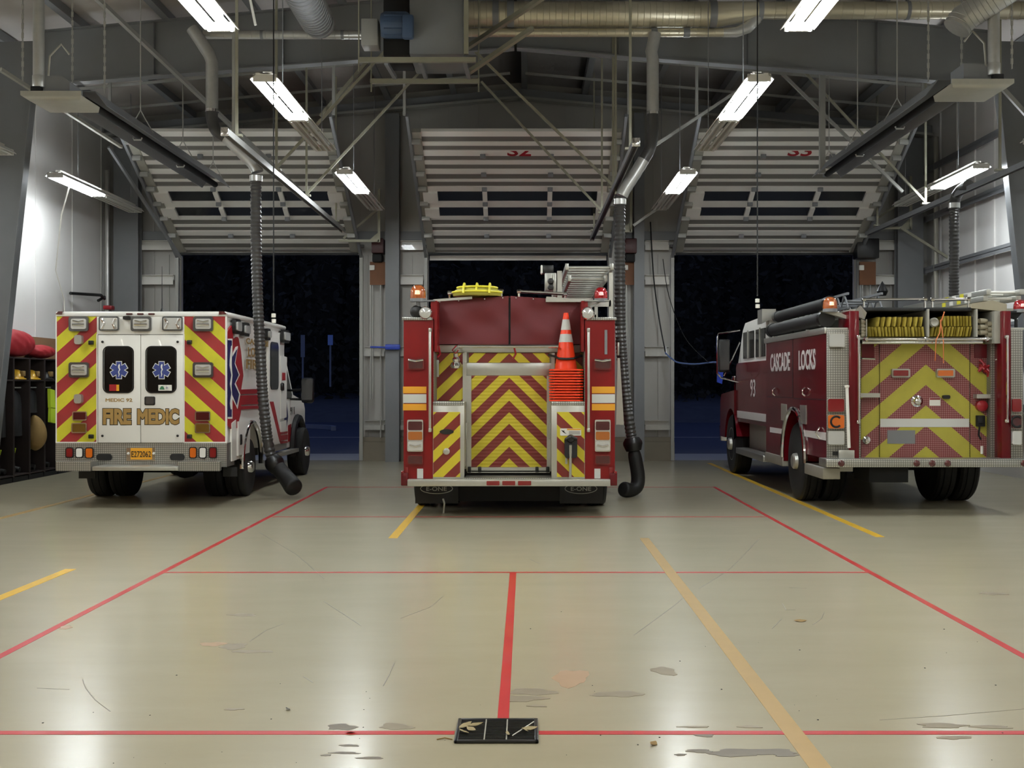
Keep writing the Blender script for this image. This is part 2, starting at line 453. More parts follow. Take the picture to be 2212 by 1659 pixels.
# ---------------------------------------------------------------- sectional overhead doors, half open on inclined tracks
EDGE = [(535, 'd'), (525, 'b'), (516.5, 'd'), (508, 'b'), (498, 'd'), (489.5, 'b'), (484.5, 'd'), (474, 'b'), (466, 'g'), (447, 'b'), (434, 'g'), (412.5, 'b'), (402, 'd'),
        (391.6, 'b'), (386.5, 'd'), (375, 'b'), (364.6, 'd'), (354.5, 'b'), (346, 'd'), (336, 'b'), (324, 'd'), (314, 'b'), (305.5, 'd'), (294, 'b'), (283, None)]
DB, DT = V((0, 24.6, 4.36)), V((0, 21.2, 6.17))
def tpar(py):
    lo, hi = 0., 1.
    for _ in range(40):
        t = (lo+hi)/2; p = DB.lerp(DT, t)
        if CY-(p.z-H)*F/p.y > py: lo = t
        else: hi = t
    return lo
UD = (DT-DB).normalized(); ND = V((0, -UD.z, UD.y)).normalized()
if ND.z > 0: ND = -ND
DL = (DT-DB).length
M['door_recess'] = mat('door_rib_recess', (112, 110, 104), .6)  # plain grey given to the recessed strips
def door(n, x0, x1, num):
    P = lambda t, o=0: DB+UD*(t*DL)+ND*o
    pts = []; h = .016; glass = []; MI = []
    for i, (py, k) in enumerate(EDGE[:-1]):
        t0, t1 = tpar(py), tpar(EDGE[i+1][0])
        if k == 'b':
            MI += [0, 0]
            pts += [P(t0, h), P(t1, h)]
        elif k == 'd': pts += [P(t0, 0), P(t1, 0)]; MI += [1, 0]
        else: glass.append((t0, t1)); pts += [P(t0, .0), P(t1, .0)]; MI += [0, 0]
    pts.append(P(1, 0))
    back = [P(1, -.05), P(0, -.05)]
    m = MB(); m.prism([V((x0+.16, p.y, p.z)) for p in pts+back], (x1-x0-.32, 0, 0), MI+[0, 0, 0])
    d = m.build(f'door_{n}', [M['white'], M['door_recess']], origin=((x0+x1)/2, DB.y, DB.z)); struct(d)
    d['label'] = f'white sectional overhead door on inclined tracks above open bay'
    for a, b in ((x0, x0+.16), (x1-.16, x1)):
        m = MB(); q = [P(0, .04), P(1, .04), P(1, -.05), P(0, -.05)]
        m.prism([V((a, p.y, p.z)) for p in q], (b-a, 0, 0)); m.build('stile', M['alu_dull'], d)
    for t0, t1 in glass:
        m = MB(); e = (t1-t0)*.04
        q = [P(t0+e, .012), P(t1-e, .012), P(t1-e, .003), P(t0+e, .003)]
        m.prism([V((x0+.34, p.y, p.z)) for p in q], (x1-x0-.68, 0, 0)); m.build('pane', M['glass_dk'], d)
        for fx in (.333, .667):
            xm = x0+(x1-x0)*fx; m = MB(); q = [P(t0-e, .06), P(t1+e, .06), P(t1+e, .01), P(t0-e, .01)]
            m.prism([V((xm-.045, p.y, p.z)) for p in q], (.09, 0, 0)); m.build('mullion', M['white'], d)
        for xm in (x0+.2, x1-.2):
            m = MB(); q = [P(t0, .065), P(t1, .065), P(t1, .01), P(t0, .01)]
            m.prism([V((xm-.14, p.y, p.z)) for p in q], (.28, 0, 0)); m.build('stile', M['white'], d)
    for py in (402, 434, 466, 330, 370, 503):
        for fx in (.333, .667):
            xm = x0+(x1-x0)*fx; p = P(tpar(py), .075); m = MB()
            m.box(xm-.05, xm+.05, p.y-.03, p.y+.03, p.z-.05, p.z+.03, .01); m.build('hinge', M['steel'], d)
    for py in (402, 434, 466, 503, 370, 335, 300):
        for xm in (x0+.06, x1-.06):
            p = P(tpar(py), .07); m = MB(); m.box(xm-.08, xm+.08, p.y-.04, p.y+.05, p.z-.05, p.z+.04, .01)
            m.cyl((xm-.1, p.y, p.z+.03), (xm+.1, p.y, p.z+.03), .018); m.build('roller', M['steel_lt'], d)
    # tracks: upright beside the opening, then inclined along the roof side
    for sx in (x0-.045, x1+.045):
        m = MB(); m.box(sx-.035, sx+.035, 24.62, 24.7, .01, 4.3); m.mi = 1
        m.bar((sx, 24.63, 4.28), (sx, 20.75, 6.345), .05, .07); m.build('track', [M['steel_lt'], M['steel']], d)
        so = -1 if sx < (x0+x1)/2 else 1
        m = MB(); m.bar((sx+so*.05, 20.8, 6.36), (sx+so*.05, 20.8, roofz(sx)-.22), .05); m.build('track_hanger', M['steel_lt'], d)
    m = MB(); m.cyl((x0-.1, 24.68, 4.5), (x1+.1, 24.68, 4.5), .03); m.build('torsion_shaft', M['steel'], d)
    m = MB(); m.box(x0+.02, x1-.02, 24.52, 24.6, 4.3, 4.345); m.build('bottom_seal', M['black'], d)
    if num:
        t0, t1 = tpar(336), tpar(324); a, b = P(t0, h), P(t1, h); c = (x0+x1)/2+.02
        nn = (V((1, 0, 0)).cross(b-a)).normalized()
        O = V((c-.2, a.y, a.z))+nn*.004
        text('door_number', num, O, (.44, 0, 0), (b-a)*1.9, M['decal_red'], d, .002, offset=.02, clip=.5)
    return d
d1 = door(1, *DOORS[0], None); d2 = door(2, *DOORS[1], 'S2'); d3 = door(3, *DOORS[2], 'S3')
# outside frame seen below door 2
m = MB(); m.box(DOORS[1][0]+.02, DOORS[1][1]-.02, 24.86, 24.9, 4.22, 4.32); struct(m.build('door_frame_trim', M['white']))
# ---------------------------------------------------------------- outside at dusk
m = MB(); m.box(-60, 60, YB+.12, 130, -.25, -.02); struct(m.build('road', M['asphalt']))
m = MB(); m.box(-9, 9, YB+.12, 27.3, -.02, -.005); struct(m.build('pavement', M['apron']))
m = MB()
pts = []
for i in range(13):
    a = i/12*math.pi/2; pts.append((-14.2+7.5*math.sin(a), 41+4*math.cos(a)))
prev = None
for (xa, ya), (xb, yb) in zip(pts, pts[1:]): m.bar((xa, ya, .06), (xb, yb, .06), .16, .15)
m.bar((-60, 45, .06), (-14.2, 45, .06), .16, .15)
struct(m.build('kerb', M['apron']))
m = MB(); rnd = random.Random(3)
for i in range(60):
    for j in range(8):
        pass
gx = [-60+i*2.0 for i in range(61)]; gy = [50, 51.5, 53, 56, 60, 68, 80, 129]; gz = [-.02, .35, .5, .7, .9, 1.2, 1.5, 2]
vs = [[m.v((x, y+rnd.uniform(-.3, .3), z+rnd.uniform(-.08, .12)*(j > 0))) for x in gx] for j, (y, z) in enumerate(zip(gy, gz))]
for j in range(len(gy)-1):
    for i in range(len(gx)-1): m.f([vs[j][i], vs[j][i+1], vs[j+1][i+1], vs[j+1][i]])
struct(m.build('field', M['gravel']))
m = MB(); m.bar((-5.6, 29.2, -.015), (-7.6, 27.9, -.015), .1, .01); m.bar((-16, 36, -.015), (20, 36, -.015), .12, .01)
struct(m.build('road_marking', M['apron']))
# night trees: a mass of leaf clumps no one could count
m = MB(); rnd = random.Random(11)
for i in range(30000):
    x = rnd.uniform(-36, 36); y = rnd.uniform(57, 66)+2*math.sin(x*.7); z = .4+14.6*rnd.random()**1.1; r = rnd.uniform(.12, .3)
    u = V((rnd.gauss(0, 1), rnd.gauss(0, 1), rnd.gauss(0, 1))).normalized()*r; w = V((rnd.gauss(0, 1), rnd.gauss(0, 1), rnd.gauss(0, 1))).normalized()*r
    c = V((x, y, z)); m.f([m.v(c-u), m.v(c+w), m.v(c+u), m.v(c-w*.6)])
for x in range(-36, 37, 3): m.tube([(x, 67, 0), (x+.6, 67, 8), (x, 67, 16)], [2.4, 2.4, 2.2], 6)
o = m.build('night_trees', M['leaf_dk'], flat=True); tag(o, 'dark mass of trees beyond the road outside the open doors', 'trees', kind='stuff')
def sign(px, py0, py1, w, pyb, d, label, mt):
    t = thing('street_sign', label, 'sign', (X_(px, d), d, -.02 if d < 50 else .2))
    m = MB(); m.cyl(W(px, pyb, d), W(px, py0+2, d)+V((0, .03, 0)), .04, 8); m.build('post', M['steel_lt'], t)
    m = MB(); m.pbox(px-w/2, py0, px+w/2, py1, d-.05, .02); m.build('sign_panel', mt, t)
sign(713.5, 724, 746, 11, 836, 48, 'small pale blue sign on a thin post beyond the road, outside first bay', mat('sign_blue', (190, 215, 250), .5))
sign(654, 724, 772, 9, 836, 46, 'narrow dull grey sign post beside the mirror of the ambulance, outside first bay', M['steel_lt'])
# ================================================================ hanging fluorescent lights
LZ = 5.0
def rod(m, x, y, z, zt, r=.006): m.cyl((x, y, z), (x, y, zt), r, 6)
def fixture(x, yn, label, lamp, lit=(1, 0), L=4.0, group='fluorescent lights over the bays'):
    t = thing('ceiling_light', label, 'light', (x, yn+L/2, LZ), group)
    w, w2, hh = .16, .09, .075
    for k in (0, 1):
        a, b = yn+k*L/2+.01, yn+(k+1)*L/2-.01
        m = MB()   # open trough, seen from below
        for s in (-1, 1):   # wings, with an open slot beside the spine
            m.prism([V((x+s*p, a, LZ+q)) for p, q in ((w, 0), (w-.035, .03), (.095, hh-.012), (.092, hh), (w+.006, .006))], (0, b-a, 0))
        m.box(x-.046, x+.046, a, b, LZ+hh-.012, LZ+hh)
        for e in (a, (a+b)/2, b-.02): m.box(x-.1, x+.1, e, e+.02, LZ+hh-.01, LZ+hh+.001)
        m.build('reflector', M['fixture'], t)
        for i, q in enumerate((-.108, -.036, .036, .108)):
            m = MB(); zz = LZ+(-.012 if abs(q) > .1 else -.004)
            m.cyl((x+q, a+.05, zz), (x+q, b-.05, zz), .016, 8)
            m.build('tube', lamp if lit[k] else M['tube_off'], t)
        for e in (a, b-.05): m = MB(); m.box(x-.13, x+.13, e, e+.03, LZ-.02, LZ+hh-.014); m.build('end_cap', M['fixture'], t)
    m = MB(); m.box(x-.05, x+.05, yn+.15, yn+L-.15, LZ+hh+.002, LZ+hh+.05, .005); m.build('ballast_box', M['fixture'], t)
    for q in (1.0, L-.3):
        m = MB(); rod(m, x, yn+q, LZ+hh+.05, roofz(x)-.02); m.build('hanger', M['steel'], t)
    return t
XI, XI2, XO, XO2 = -2.91, 2.60, -7.68, 7.12
fixture(XI, 7.3, 'brightly lit light nearest the viewer on the left inner row, cut by the top edge', M['lamp_cool'], (1, 1))
fixture(XI, 13.1, 'half lit light hanging above the gap between ambulance and middle fire engine', M['lamp_cool'])
fixture(XI, 18.9, 'smallest half lit light between the first and middle bay doors', M['lamp_cool'])
fixture(XI2, 7.3, 'brightly lit light above the right inner row, cut by the top edge', M['lamp_cool'], (1, 1))
fixture(XI2, 13.1, 'half lit light hanging right of the middle engine, before the third bay door', M['lamp_cool'])
fixture(XI2, 18.9, 'smallest half lit light between the middle and third bay doors', M['lamp_cool'])
fixture(XO, 19.2, 'half lit light beside the white left wall above the lockers', M['lamp_cool'])
fixture(XO2, 18.4, 'half lit light beside the right wall under the dark exhaust rail', M['lamp_cool'])
# the rows go on over and behind the viewer
for x, nm in ((XI, 'left inner'), (XI2, 'right inner')):
    fixture(x, 1.5, f'lit light of the {nm} row above the viewer', M['lamp_warm'], (1, 1), group='lights above the viewer')
    fixture(x, -4.3, f'lit light of the {nm} row behind the viewer', M['lamp_warm'], (1, 1), group='lights above the viewer')
fixture(XO, 13.4, 'light of the left outer row before the frame column', M['lamp_cool'], (1, 0), group='lights above the viewer')
fixture(XO2, 12.6, 'light of the right outer row before the frame column', M['lamp_cool'], (1, 0), group='lights above the viewer')
fixture(XO, 6.5, 'light of the left outer row near the viewer', M['lamp_warm'], (1, 0), group='lights above the viewer')
fixture(XO2, 6.5, 'light of the right outer row near the viewer', M['lamp_warm'], (1, 0), group='lights above the viewer')
# ================================================================ infrared tube heaters
def chain(m, p, q, n=None):
    p, q = V(p), V(q); L = (q-p).length; n = n or int(L/.055)
    for i in range(n):
        a = p.lerp(q, i/n); b = p.lerp(q, (i+1.18)/n)
        if i % 2: m.box(a.x-.014, a.x+.014, a.y-.004, a.y+.004, a.z, b.z)
        else: m.box(a.x-.004, a.x+.004, a.y-.014, a.y+.014, a.z, b.z)
def heater(x, y0, y1, z, side, label):
    t = thing('tube_heater', label, 'heater', (x, (y0+y1)/2, z))
    sec = [(-.24, -.02), (-.1, .16), (.1, .16), (.24, -.02), (.245, -.015), (.105, .168), (-.105, .168), (-.245, -.015)]
    m = MB(); m.prism([V((x+a, y0+.15, z+b)) for a, b in sec], (0, y1-y0-.15, 0)); m.build('reflector_hood', M['steel'], t)
    m = MB(); m.cyl((x, y0+.1, z+.03), (x, y1-.05, z+.03), .05, 14); m.build('burner_tube', M['dark'], t)
    for q in (.33, .66):
        m = MB(); m.tube([(x-.06, y0+(y1-y0)*q, z-.01), (x-.05, y0+(y1-y0)*q, z-.04), (x+.05, y0+(y1-y0)*q, z-.04), (x+.06, y0+(y1-y0)*q, z-.01)], .012, 6)
        m.build('tube_clamp', M['galv'], t)
    bx = x+side*.22
    m = MB(); m.prism([V((bx-.36, y0-.42, z-.02)), V((bx+.36, y0-.42, z-.02)), V((bx+.3, y0-.3, z-.06)), V((bx-.3, y0-.3, z-.06))], (0, .62, 0))
    m.box(bx-.36, bx+.36, y0-.42, y0-.4, z-.02, z+.03); m.build('mounting_tray', M['alu_dull'], t)
    m = MB(); m.prism([V((bx-side*.02-.16, y0-.3, z-.01)), V((bx-side*.02+.16, y0-.3, z-.01)), V((bx-side*.02+.16, y0-.3, z+.16)), V((bx-side*.02+.06, y0-.3, z+.24)), V((bx-side*.02-.16, y0-.3, z+.24))], (0, .42, 0))
    m.build('burner_box', M['steel'], t)
    m = MB(); m.box(bx+side*.2-.06, bx+side*.2+.06, y0-.38, y0-.2, z-.01, z+.1, .01); m.build('gas_valve', M['dark'], t)
    vx = bx+side*.02+(0 if side < 0 else -.02)-.17*(1 if side < 0 else -1)*1
    m = MB(); m.cyl((vx, y0-.3, z+.12), (vx, y0-.3, roofz(vx)-.03), .066, 16)
    m.lathe([(.07, 0), (.074, .01), (.074, .13), (.07, .14)], (vx, y0-.3, z+.1)); m.build('vent_pipe', M['galv'], t)
    for cx_, cy_ in ((x-.2, y0+.2), (x+.2, y0+.2), (bx+side*.34, y0-.4)):
        m = MB(); chain(m, (cx_, cy_, z+.15), (cx_, cy_, roofz(cx_)-.24)); m.build('chain', M['galv'], t)
    for q in (.35, .68, .97):
        m = MB(); yy = y0+(y1-y0)*q
        rod(m, x, yy, z+.4, roofz(x)-.24, .009); m.bar((x-.18, yy, z+.08), (x, yy, z+.4), .012); m.bar((x+.18, yy, z+.08), (x, yy, z+.4), .012)
        m.build('hanger', M['galv'], t)
    m = MB(); m.tube([(bx+side*.12, y0-.2, z+.2), (bx+side*.1, y0-.2, z+.5), (bx-side*.02, y0-.15, z+.66), (bx-side*.1, y0-.1, z+.55)], .013, 8); m.build('gas_hose', M['alu_dull'], t)
    return t
heater(-5.42, 14.4, 20.6, 5.06, -1, 'dark tube heater hanging on chains above the first bay by the left wall')
heater(5.05, 14.0, 19.8, 5.1, 1, 'dark tube heater hanging above the third bay under the bent flexible duct')
# ================================================================ vehicle exhaust rails with hangers
def rail(x, y0, y1, z, hang, label, bracket, bz, mt):
    t = thing('exhaust_rail', label, 'rail', (x, (y0+y1)/2, z), 'exhaust hose rails over the bays')
    m = MB(); sec = [(-.04, 0), (-.04, .08), (.04, .08), (.04, 0), (.028, 0), (.028, .068), (-.028, .068), (-.028, 0)]
    m.prism([V((x+a, y0, z+b)) for a, b in sec], (0, y1-y0, 0)); m.build('track', mt, t)
    for yy, s in hang:
        m = MB(); m.bar((x, yy, z+.11), (x, yy, roofz(x)-.02), .034); m.box(x-.07, x+.07, yy-.04, yy+.04, z+.1, z+.13); m.build('hanger', M['strut'], t)
        if s:
            xe = x+s*(2.15); zt = min(rafter_low(xe) if abs(yy-YF) < .5 else roofz(xe)-.21, z+2.45)
            m = MB(); m.bar((x, yy, z+.14), (xe, yy, zt), .04); m.build('brace', M['strut'], t)
    m = MB(); m.box(x-.05, x+.05, y0-.02, y0, z-.02, z+.09, .008); m.build('end_stop', M['chrome'], t)
    if bracket:
        bx = x+bracket
        m = MB(); m.bar((x-.1, y1-.35, bz), (bx, y1-.35, bz), .05); m.build('bracket_arm', M['strut'], t)
        m = MB(); m.bar((bx, y1-.35, bz-.03), (bx, y1-.35, bz+1.05), .05); m.build('bracket_post', M['strut'], t)
        m = MB(); m.bar((x, y1-.35, bz+.05), (bx-.05, y1-.35, bz+.62), .045)
        m.prism([V((bx, y1-.33, bz)), V((bx-.22, y1-.33, bz)), V((bx, y1-.33, bz+.2))], (0, .01, 0)); m.build('bracket_brace', M['strut'], t)
    return t
rail(-3.705, 14.5, 24.3, 4.68, ((15.1, 0), (17.5, 1), (19.9, 1), (23, 0)), 'lit exhaust hose rail running over the right side of the ambulance', .72, 4.52, M['galv'])  # brighter metal stands in for lamplight on this rail
rail(1.355, 14.5, 24.3, 4.55, ((15.3, 0), (18.3, -1), (21, -1), (23.4, 0)), 'dark exhaust hose rail over the right side of the middle fire engine', .78, 4.72, M['steel'])  # darker metal stands in for its unlit underside
rail(6.92, 14.6, 24.3, 4.62, ((17.2, 0), (20.4, -1), (23.2, 0)), 'dark exhaust hose rail along the right wall beside the third engine', .9, 4.78, M['steel'])  # unlit underside painted with the darker metal again
# loose steel struts of the roof bracing
def strut(a, b, w, label, mt='strut'):
    m = MB(); m.bar(a, b, w); o = m.build('brace_strut' if abs((V(b)-V(a)).normalized().z) < .97 else 'hanging_rod', M[mt]); return tag(o, label, 'strut')
strut(W(208, -4, 16), W(650, 415, 22.5), .06, 'long steel strut slanting down over the ambulance from the top left corner', 'steel_lt')
strut(W(692, 252, 21), W(826, 95, 21), .06, 'steel strut rising from the left hose rail to the fan platform')
strut(W(1404, 322, 20.5), W(1735, 103, 20.5), .05, 'thin steel strut rising behind the right inner lights from the right hose', 'steel_lt')
strut(W(1368, 488, 23.5), W(1555, 355, 23.5), .05, 'short steel strut below the smallest right light beside the hose', 'steel_lt')
strut(W(1690, 160, 20), W(1950, 415, 20), .05, 'steel strut crossing in front of the third bay door', 'steel_lt')
strut(W(1945, 492, 23.6), W(2052, 560, 23.6), .05, 'pale strut running down from the right rail bracket to the wall', 'strut')
strut(W(2128, 150, 17.6), W(2230, 262, 17.6), .06, 'steel strut right of the right heater against the frame', 'steel_lt')
strut(W(1010, 103, 16.8), W(1180, -10, 15.2), .06, 'upper steel strut rising from the fan housing across the big duct')
strut(W(1012, 157, 16.4), W(1150, 62, 15.4), .06, 'lower steel strut rising from the fan platform to the small duct')
strut(W(0, 150, 16), W(262, 318, 21), .05, 'pale pipe sloping down the left wall behind the left heater', 'alu_dull')
strut(W(235, 318, 21.4), W(392, 560, 24), .05, 'dark inclined strut left of the first bay door', 'steel')
strut(W(1330, 40, 18.0), W(1330, 420, 18.0), .03, 'vertical rod left of the right exhaust pipe', 'strut')
strut(W(505, 60, 16.2), W(505, 290, 16.2), .04, 'vertical rod right of the left exhaust pipe', 'steel_lt')
strut(W(1776, 150, 19.4), W(1776, 375, 19.4), .09, 'vertical square post above the far end of the right heater', 'steel_lt')
strut(W(540, -4, 15), W(552, 55, 15), .03, 'short pale rod hanging beside the bright left light', 'white')
# ================================================================ ducts and hoses
def spiral(m, pts, r, pitch=.09, rr=.006, n=18):
    m.tube(pts, r, n)
    pts = [V(p) for p in pts]
    for a, b in zip(pts, pts[1:]):
        L = (b-a).length; k = int(L/pitch); t = (b-a).normalized()
        for i in range(k):
            c = a+t*(i+.5)*pitch
            ra = r if not isinstance(r, (list, tuple)) else None
            if ra: m.tube([c-t*.004, c, c+t*.004], [ra, ra+rr, ra], n, caps=False)
t = thing('exhaust_duct', 'large spiral metal duct running across the top right of the hall', 'duct', W(1400, 32, 17))
m = MB(); spiral(m, [W(1005, 32, 17), W(1530, 32, 17)], .185); m.build('spiral_pipe', M['duct'], t)
m = MB(); m.tube([W(1530, 32, 17), W(1545, 32, 17), W(1645, 23, 17), W(1660, 23, 17)], [.185, .185, .125, .125], 20); m.build('reducer', M['duct'], t)
m = MB(); spiral(m, [W(1660, 23, 17), W(2260, 23, 17)], .125, .16); m.build('spiral_pipe', M['duct'], t)
for px, w, r in ((1071, .09, .2), (1103, .1, .2), (1539, .1, .2), (1642, .07, .14), (1960, .05, .135)):
    m = MB(); c = W(px, 32 if px < 1600 else 23, 17); m.tube([c-V((w/2, 0, 0)), c+V((w/2, 0, 0))], r, 20); m.bar(c+V((0, 0, r)), (c.x, c.y, roofz(c.x)-.22), .04)
    m.build('duct_band', M['steel'], t)
t = thing('branch_duct', 'thin spiral duct below the large duct, feeding the right exhaust hose', 'duct', W(1300, 71, 17))
m = MB(); spiral(m, [W(1008, 71, 17), W(1565, 71, 17)], .062, .13, .003, 14); m.build('spiral_pipe', M['duct'], t)
m = MB(); m.tube([W(1562, 71, 17), W(1590, 70, 17), W(1615, 60, 17), W(1632, 42, 17), W(1636, 24, 17)], [.066, .075, .085, .09, .09], 16); m.build('elbow', M['galv'], t)
for px in (1413, 1483):
    m = MB(); c = W(px, 71, 17); m.tube([c-V((.045, 0, 0)), c+V((.045, 0, 0))], .072, 16); m.build('duct_band', M['steel'], t)
t = thing('branch_duct', 'thin metal duct running from the left exhaust pipe to the fan', 'duct', W(600, 76, 17))
m = MB(); spiral(m, [W(440, 76, 17), W(782, 76, 17)], .062, .2, .003, 14); m.build('spiral_pipe', M['galv'], t)
for px in (566, 740):
    m = MB(); c = W(px, 76, 17); m.tube([c-V((.02, 0, 0)), c+V((.02, 0, 0))], .07, 16); m.build('duct_band', M['steel'], t)
m = MB(); pts = [W(610, -110, 13.0), W(650, -20, 14.4), W(684, 44, 16.0), W(690, 50, 16.4)]; spiral(m, pts, .215, .14, .012)
tag(m.build('flexible_duct', M['steel']), 'thick dark ribbed duct coming from above, left of the fan box', 'duct')
m = MB(); pts = [W(2240, -62, 13.4), W(2150, -5, 13.6), W(2080, 42, 13.8), W(2066, 62, 13.8)]; spiral(m, pts, .165, .06, .007)
tag(m.build('flexible_duct', M['galv']), 'bright flexible duct bending down to the right tube heater', 'duct')
def ribbed(pts, r, pitch=.05, dr=.009, n=14):
    # smooth centre line, then rings of alternating radius
    P = [V(p) for p in pts]; out = []
    def cr(p0, p1, p2, p3, u): return .5*((2*p1)+(p2-p0)*u+(2*p0-5*p1+4*p2-p3)*u*u+(3*p1-p0-3*p2+p3)*u**3)
    for i in range(len(P)-1):
        a, b, c, d = P[max(i-1, 0)], P[i], P[i+1], P[min(i+2, len(P)-1)]
        k = max(2, int((c-b).length/(pitch/2)))
        for j in range(k): out.append(cr(a, b, c, d, j/k))
    out.append(P[-1]); m = MB()
    m.tube(out, [r-dr if i % 2 else r for i in range(len(out))] if dr else r, n); return m
def hose_drop(x, label, up, elbow, flex, drop, ring, noz, nr, d, pipe=True):
    t = thing('exhaust_hose', label, 'hose', W(drop[-1][0], drop[-1][1], d), 'exhaust hoses hanging from the rails')
    q = lambda L: [W(a, b, c if c else d) for a, b, *r in L for c in [r[0] if r else None]]
    if up:
        m = MB(); m.tube(q(up), .088, 16); m.build('metal_pipe', M['galv'], t)
        c = W(up[-1][0], up[-1][1], d); m = MB(); m.tube([c+V((0, 0, .02)), c-V((0, 0, .02))], .094, 16); m.build('collar', M['chrome'], t)
    ribbed(q(elbow), .084, .06, .0).build('rubber_elbow', M['hose'], t)
    if flex: ribbed(q(flex), .088, .1, .004).build('flexible_pipe', M['galv'], t)
    c = W(drop[0][0], drop[0][1], d); m = MB(); m.tube([c+V((0, 0, .05)), c-V((0, 0, .03))], .092, 16); m.build('hose_clamp', M['galv'], t)
    ribbed(q(drop), .082, .055, .012).build('ribbed_hose', M['hose'], t)
    if ring:
        a, b = q(ring); m = MB(); m.tube([a, a.lerp(b, .3), a.lerp(b, .5), b], [.1, .135, .14, .11], 18); m.build('collar_ring', M['black_pl'], t)
    if noz: 
        m = MB(); m.tube(q(noz), nr, 18); o = m.build('rubber_nozzle', M['black'], t)
        o.modifiers.new('round', 'SUBSURF').levels = 2; o.modifiers['round'].render_levels = 2
    return t
hose_drop(0, 'ribbed exhaust hose hanging beside the ambulance with its black nozzle on the floor',
    [(415, 62), (430, 84), (452, 118), (458, 135), (458, 240)], [(458, 243), (459, 262), (468, 284), (490, 298)], [(490, 298), (508, 316), (548, 356), (556, 372)],
    [(553, 388), (553, 480), (555, 600), (561, 740), (568, 860), (578, 950), (588, 994)], [(585, 988), (602, 1016)],
    [(594, 1000), (606, 1018, 16.75), (620, 1034, 16.7), (634, 1053, 16.6), (637, 1057, 16.55)], [.1, .115, .115, .14, .12], 16.8)
hose_drop(0, 'ribbed exhaust hose hanging right of the middle engine, black nozzle hooked on the floor',
    [(1414, 72), (1412, 90), (1407, 112), (1410, 130), (1410, 245)], [(1410, 248), (1410, 285), (1404, 320), (1390, 346)], [(1390, 346), (1372, 376), (1350, 410), (1343, 424)],
    [(1339, 438), (1339, 560), (1340, 700), (1346, 800), (1356, 890), (1365, 948)], [(1365, 946), (1369, 974)],
    [(1368, 968), (1374, 1000), (1380, 1034), (1376, 1055, 16.85), (1362, 1060, 16.8), (1350, 1058, 16.75), (1344, 1056, 16.7)], [.1, .1, .105, .11, .105, .115, .11], 16.9)
hose_drop(0, 'ribbed exhaust hose hanging behind the right engine against the right wall', None,
    [(2092, 400, 18.4), (2078, 408, 18.8), (2066, 424, 19), (2061, 442, 19)], None, [(2061, 446), (2061, 560), (2060, 680), (2056, 880), (2052, 1040)], None, None, None, 19)
# ================================================================ exhaust fan on its hanging platform
t = thing('exhaust_fan', 'dark fan housing with a blue motor hung under the roof, left of the big duct', 'fan', W(910, 118, 15.8))
m = MB(); m.pbox(884, -40, 1001, 118, 15.6, 1.0, .02); m.build('housing', M['steel'], t)
m = MB(); m.pbox(828, -40, 884, 120, 15.75, .8, .01); m.build('motor_frame', M['dark'], t)
m = MB(); c = W(855, 55, 15.55); m.lathe([(.02, -.2), (.15, -.19), (.17, -.15), (.17, .15), (.15, .18), (.03, .2)], c, 'X', 20)
for k in range(12): a = k/12*6.283; m.box(c.x-.14, c.x+.14, c.y+.168*math.cos(a)-.008, c.y+.168*math.cos(a)+.008, c.z+.168*math.sin(a)-.008, c.z+.168*math.sin(a)+.008)
mo = m.build('motor', M['blue_mtr'], t)
m = MB(); m.pbox(868, 30, 893, 82, 15.36, .12, .03); m.build('terminal_box', M['blue_mtr'], mo)
m = MB(); m.pbox(780, 40, 816, 98, 15.6, .3, .01); m.build('control_box', M['steel_lt'], t)
t = thing('fan_platform', 'hanging platform of pale channel bars under the fan box', 'platform', W(905, 150, 16))
for nm, a, b in (('bar', W(775, 130, 15.5), W(1028, 130, 15.5)), ('bar', W(800, 176, 16.6), W(1036, 176, 16.6))):
    m = MB(); m.bar(a, b, .062); m.build(nm, M['strut'], t)
for a, b in (((834, 136), (853, 168)), ((908, 136), (920, 168)), ((1004, 136), (1013, 168))):
    m = MB(); m.bar(W(*a, 15.55), W(*b, 16.55), .05); m.build('crossbar', M['steel'], t)
for a, y1, d in ((1007, -20, 15.52),):
    m = MB(); m.bar(W(a, 118, d), W(a, y1, d), .06); m.build('channel_post', M['strut'], t)
for a, d in ((775, 15.5), (802, 16.6), (1034, 16.6)):
    m = MB(); p = W(a, 130 if d < 16 else 176, d); rod(m, p.x, p.y, p.z-.15, roofz(p.x)-.22, .01); m.build('hanger_rod', M['strut'], t)
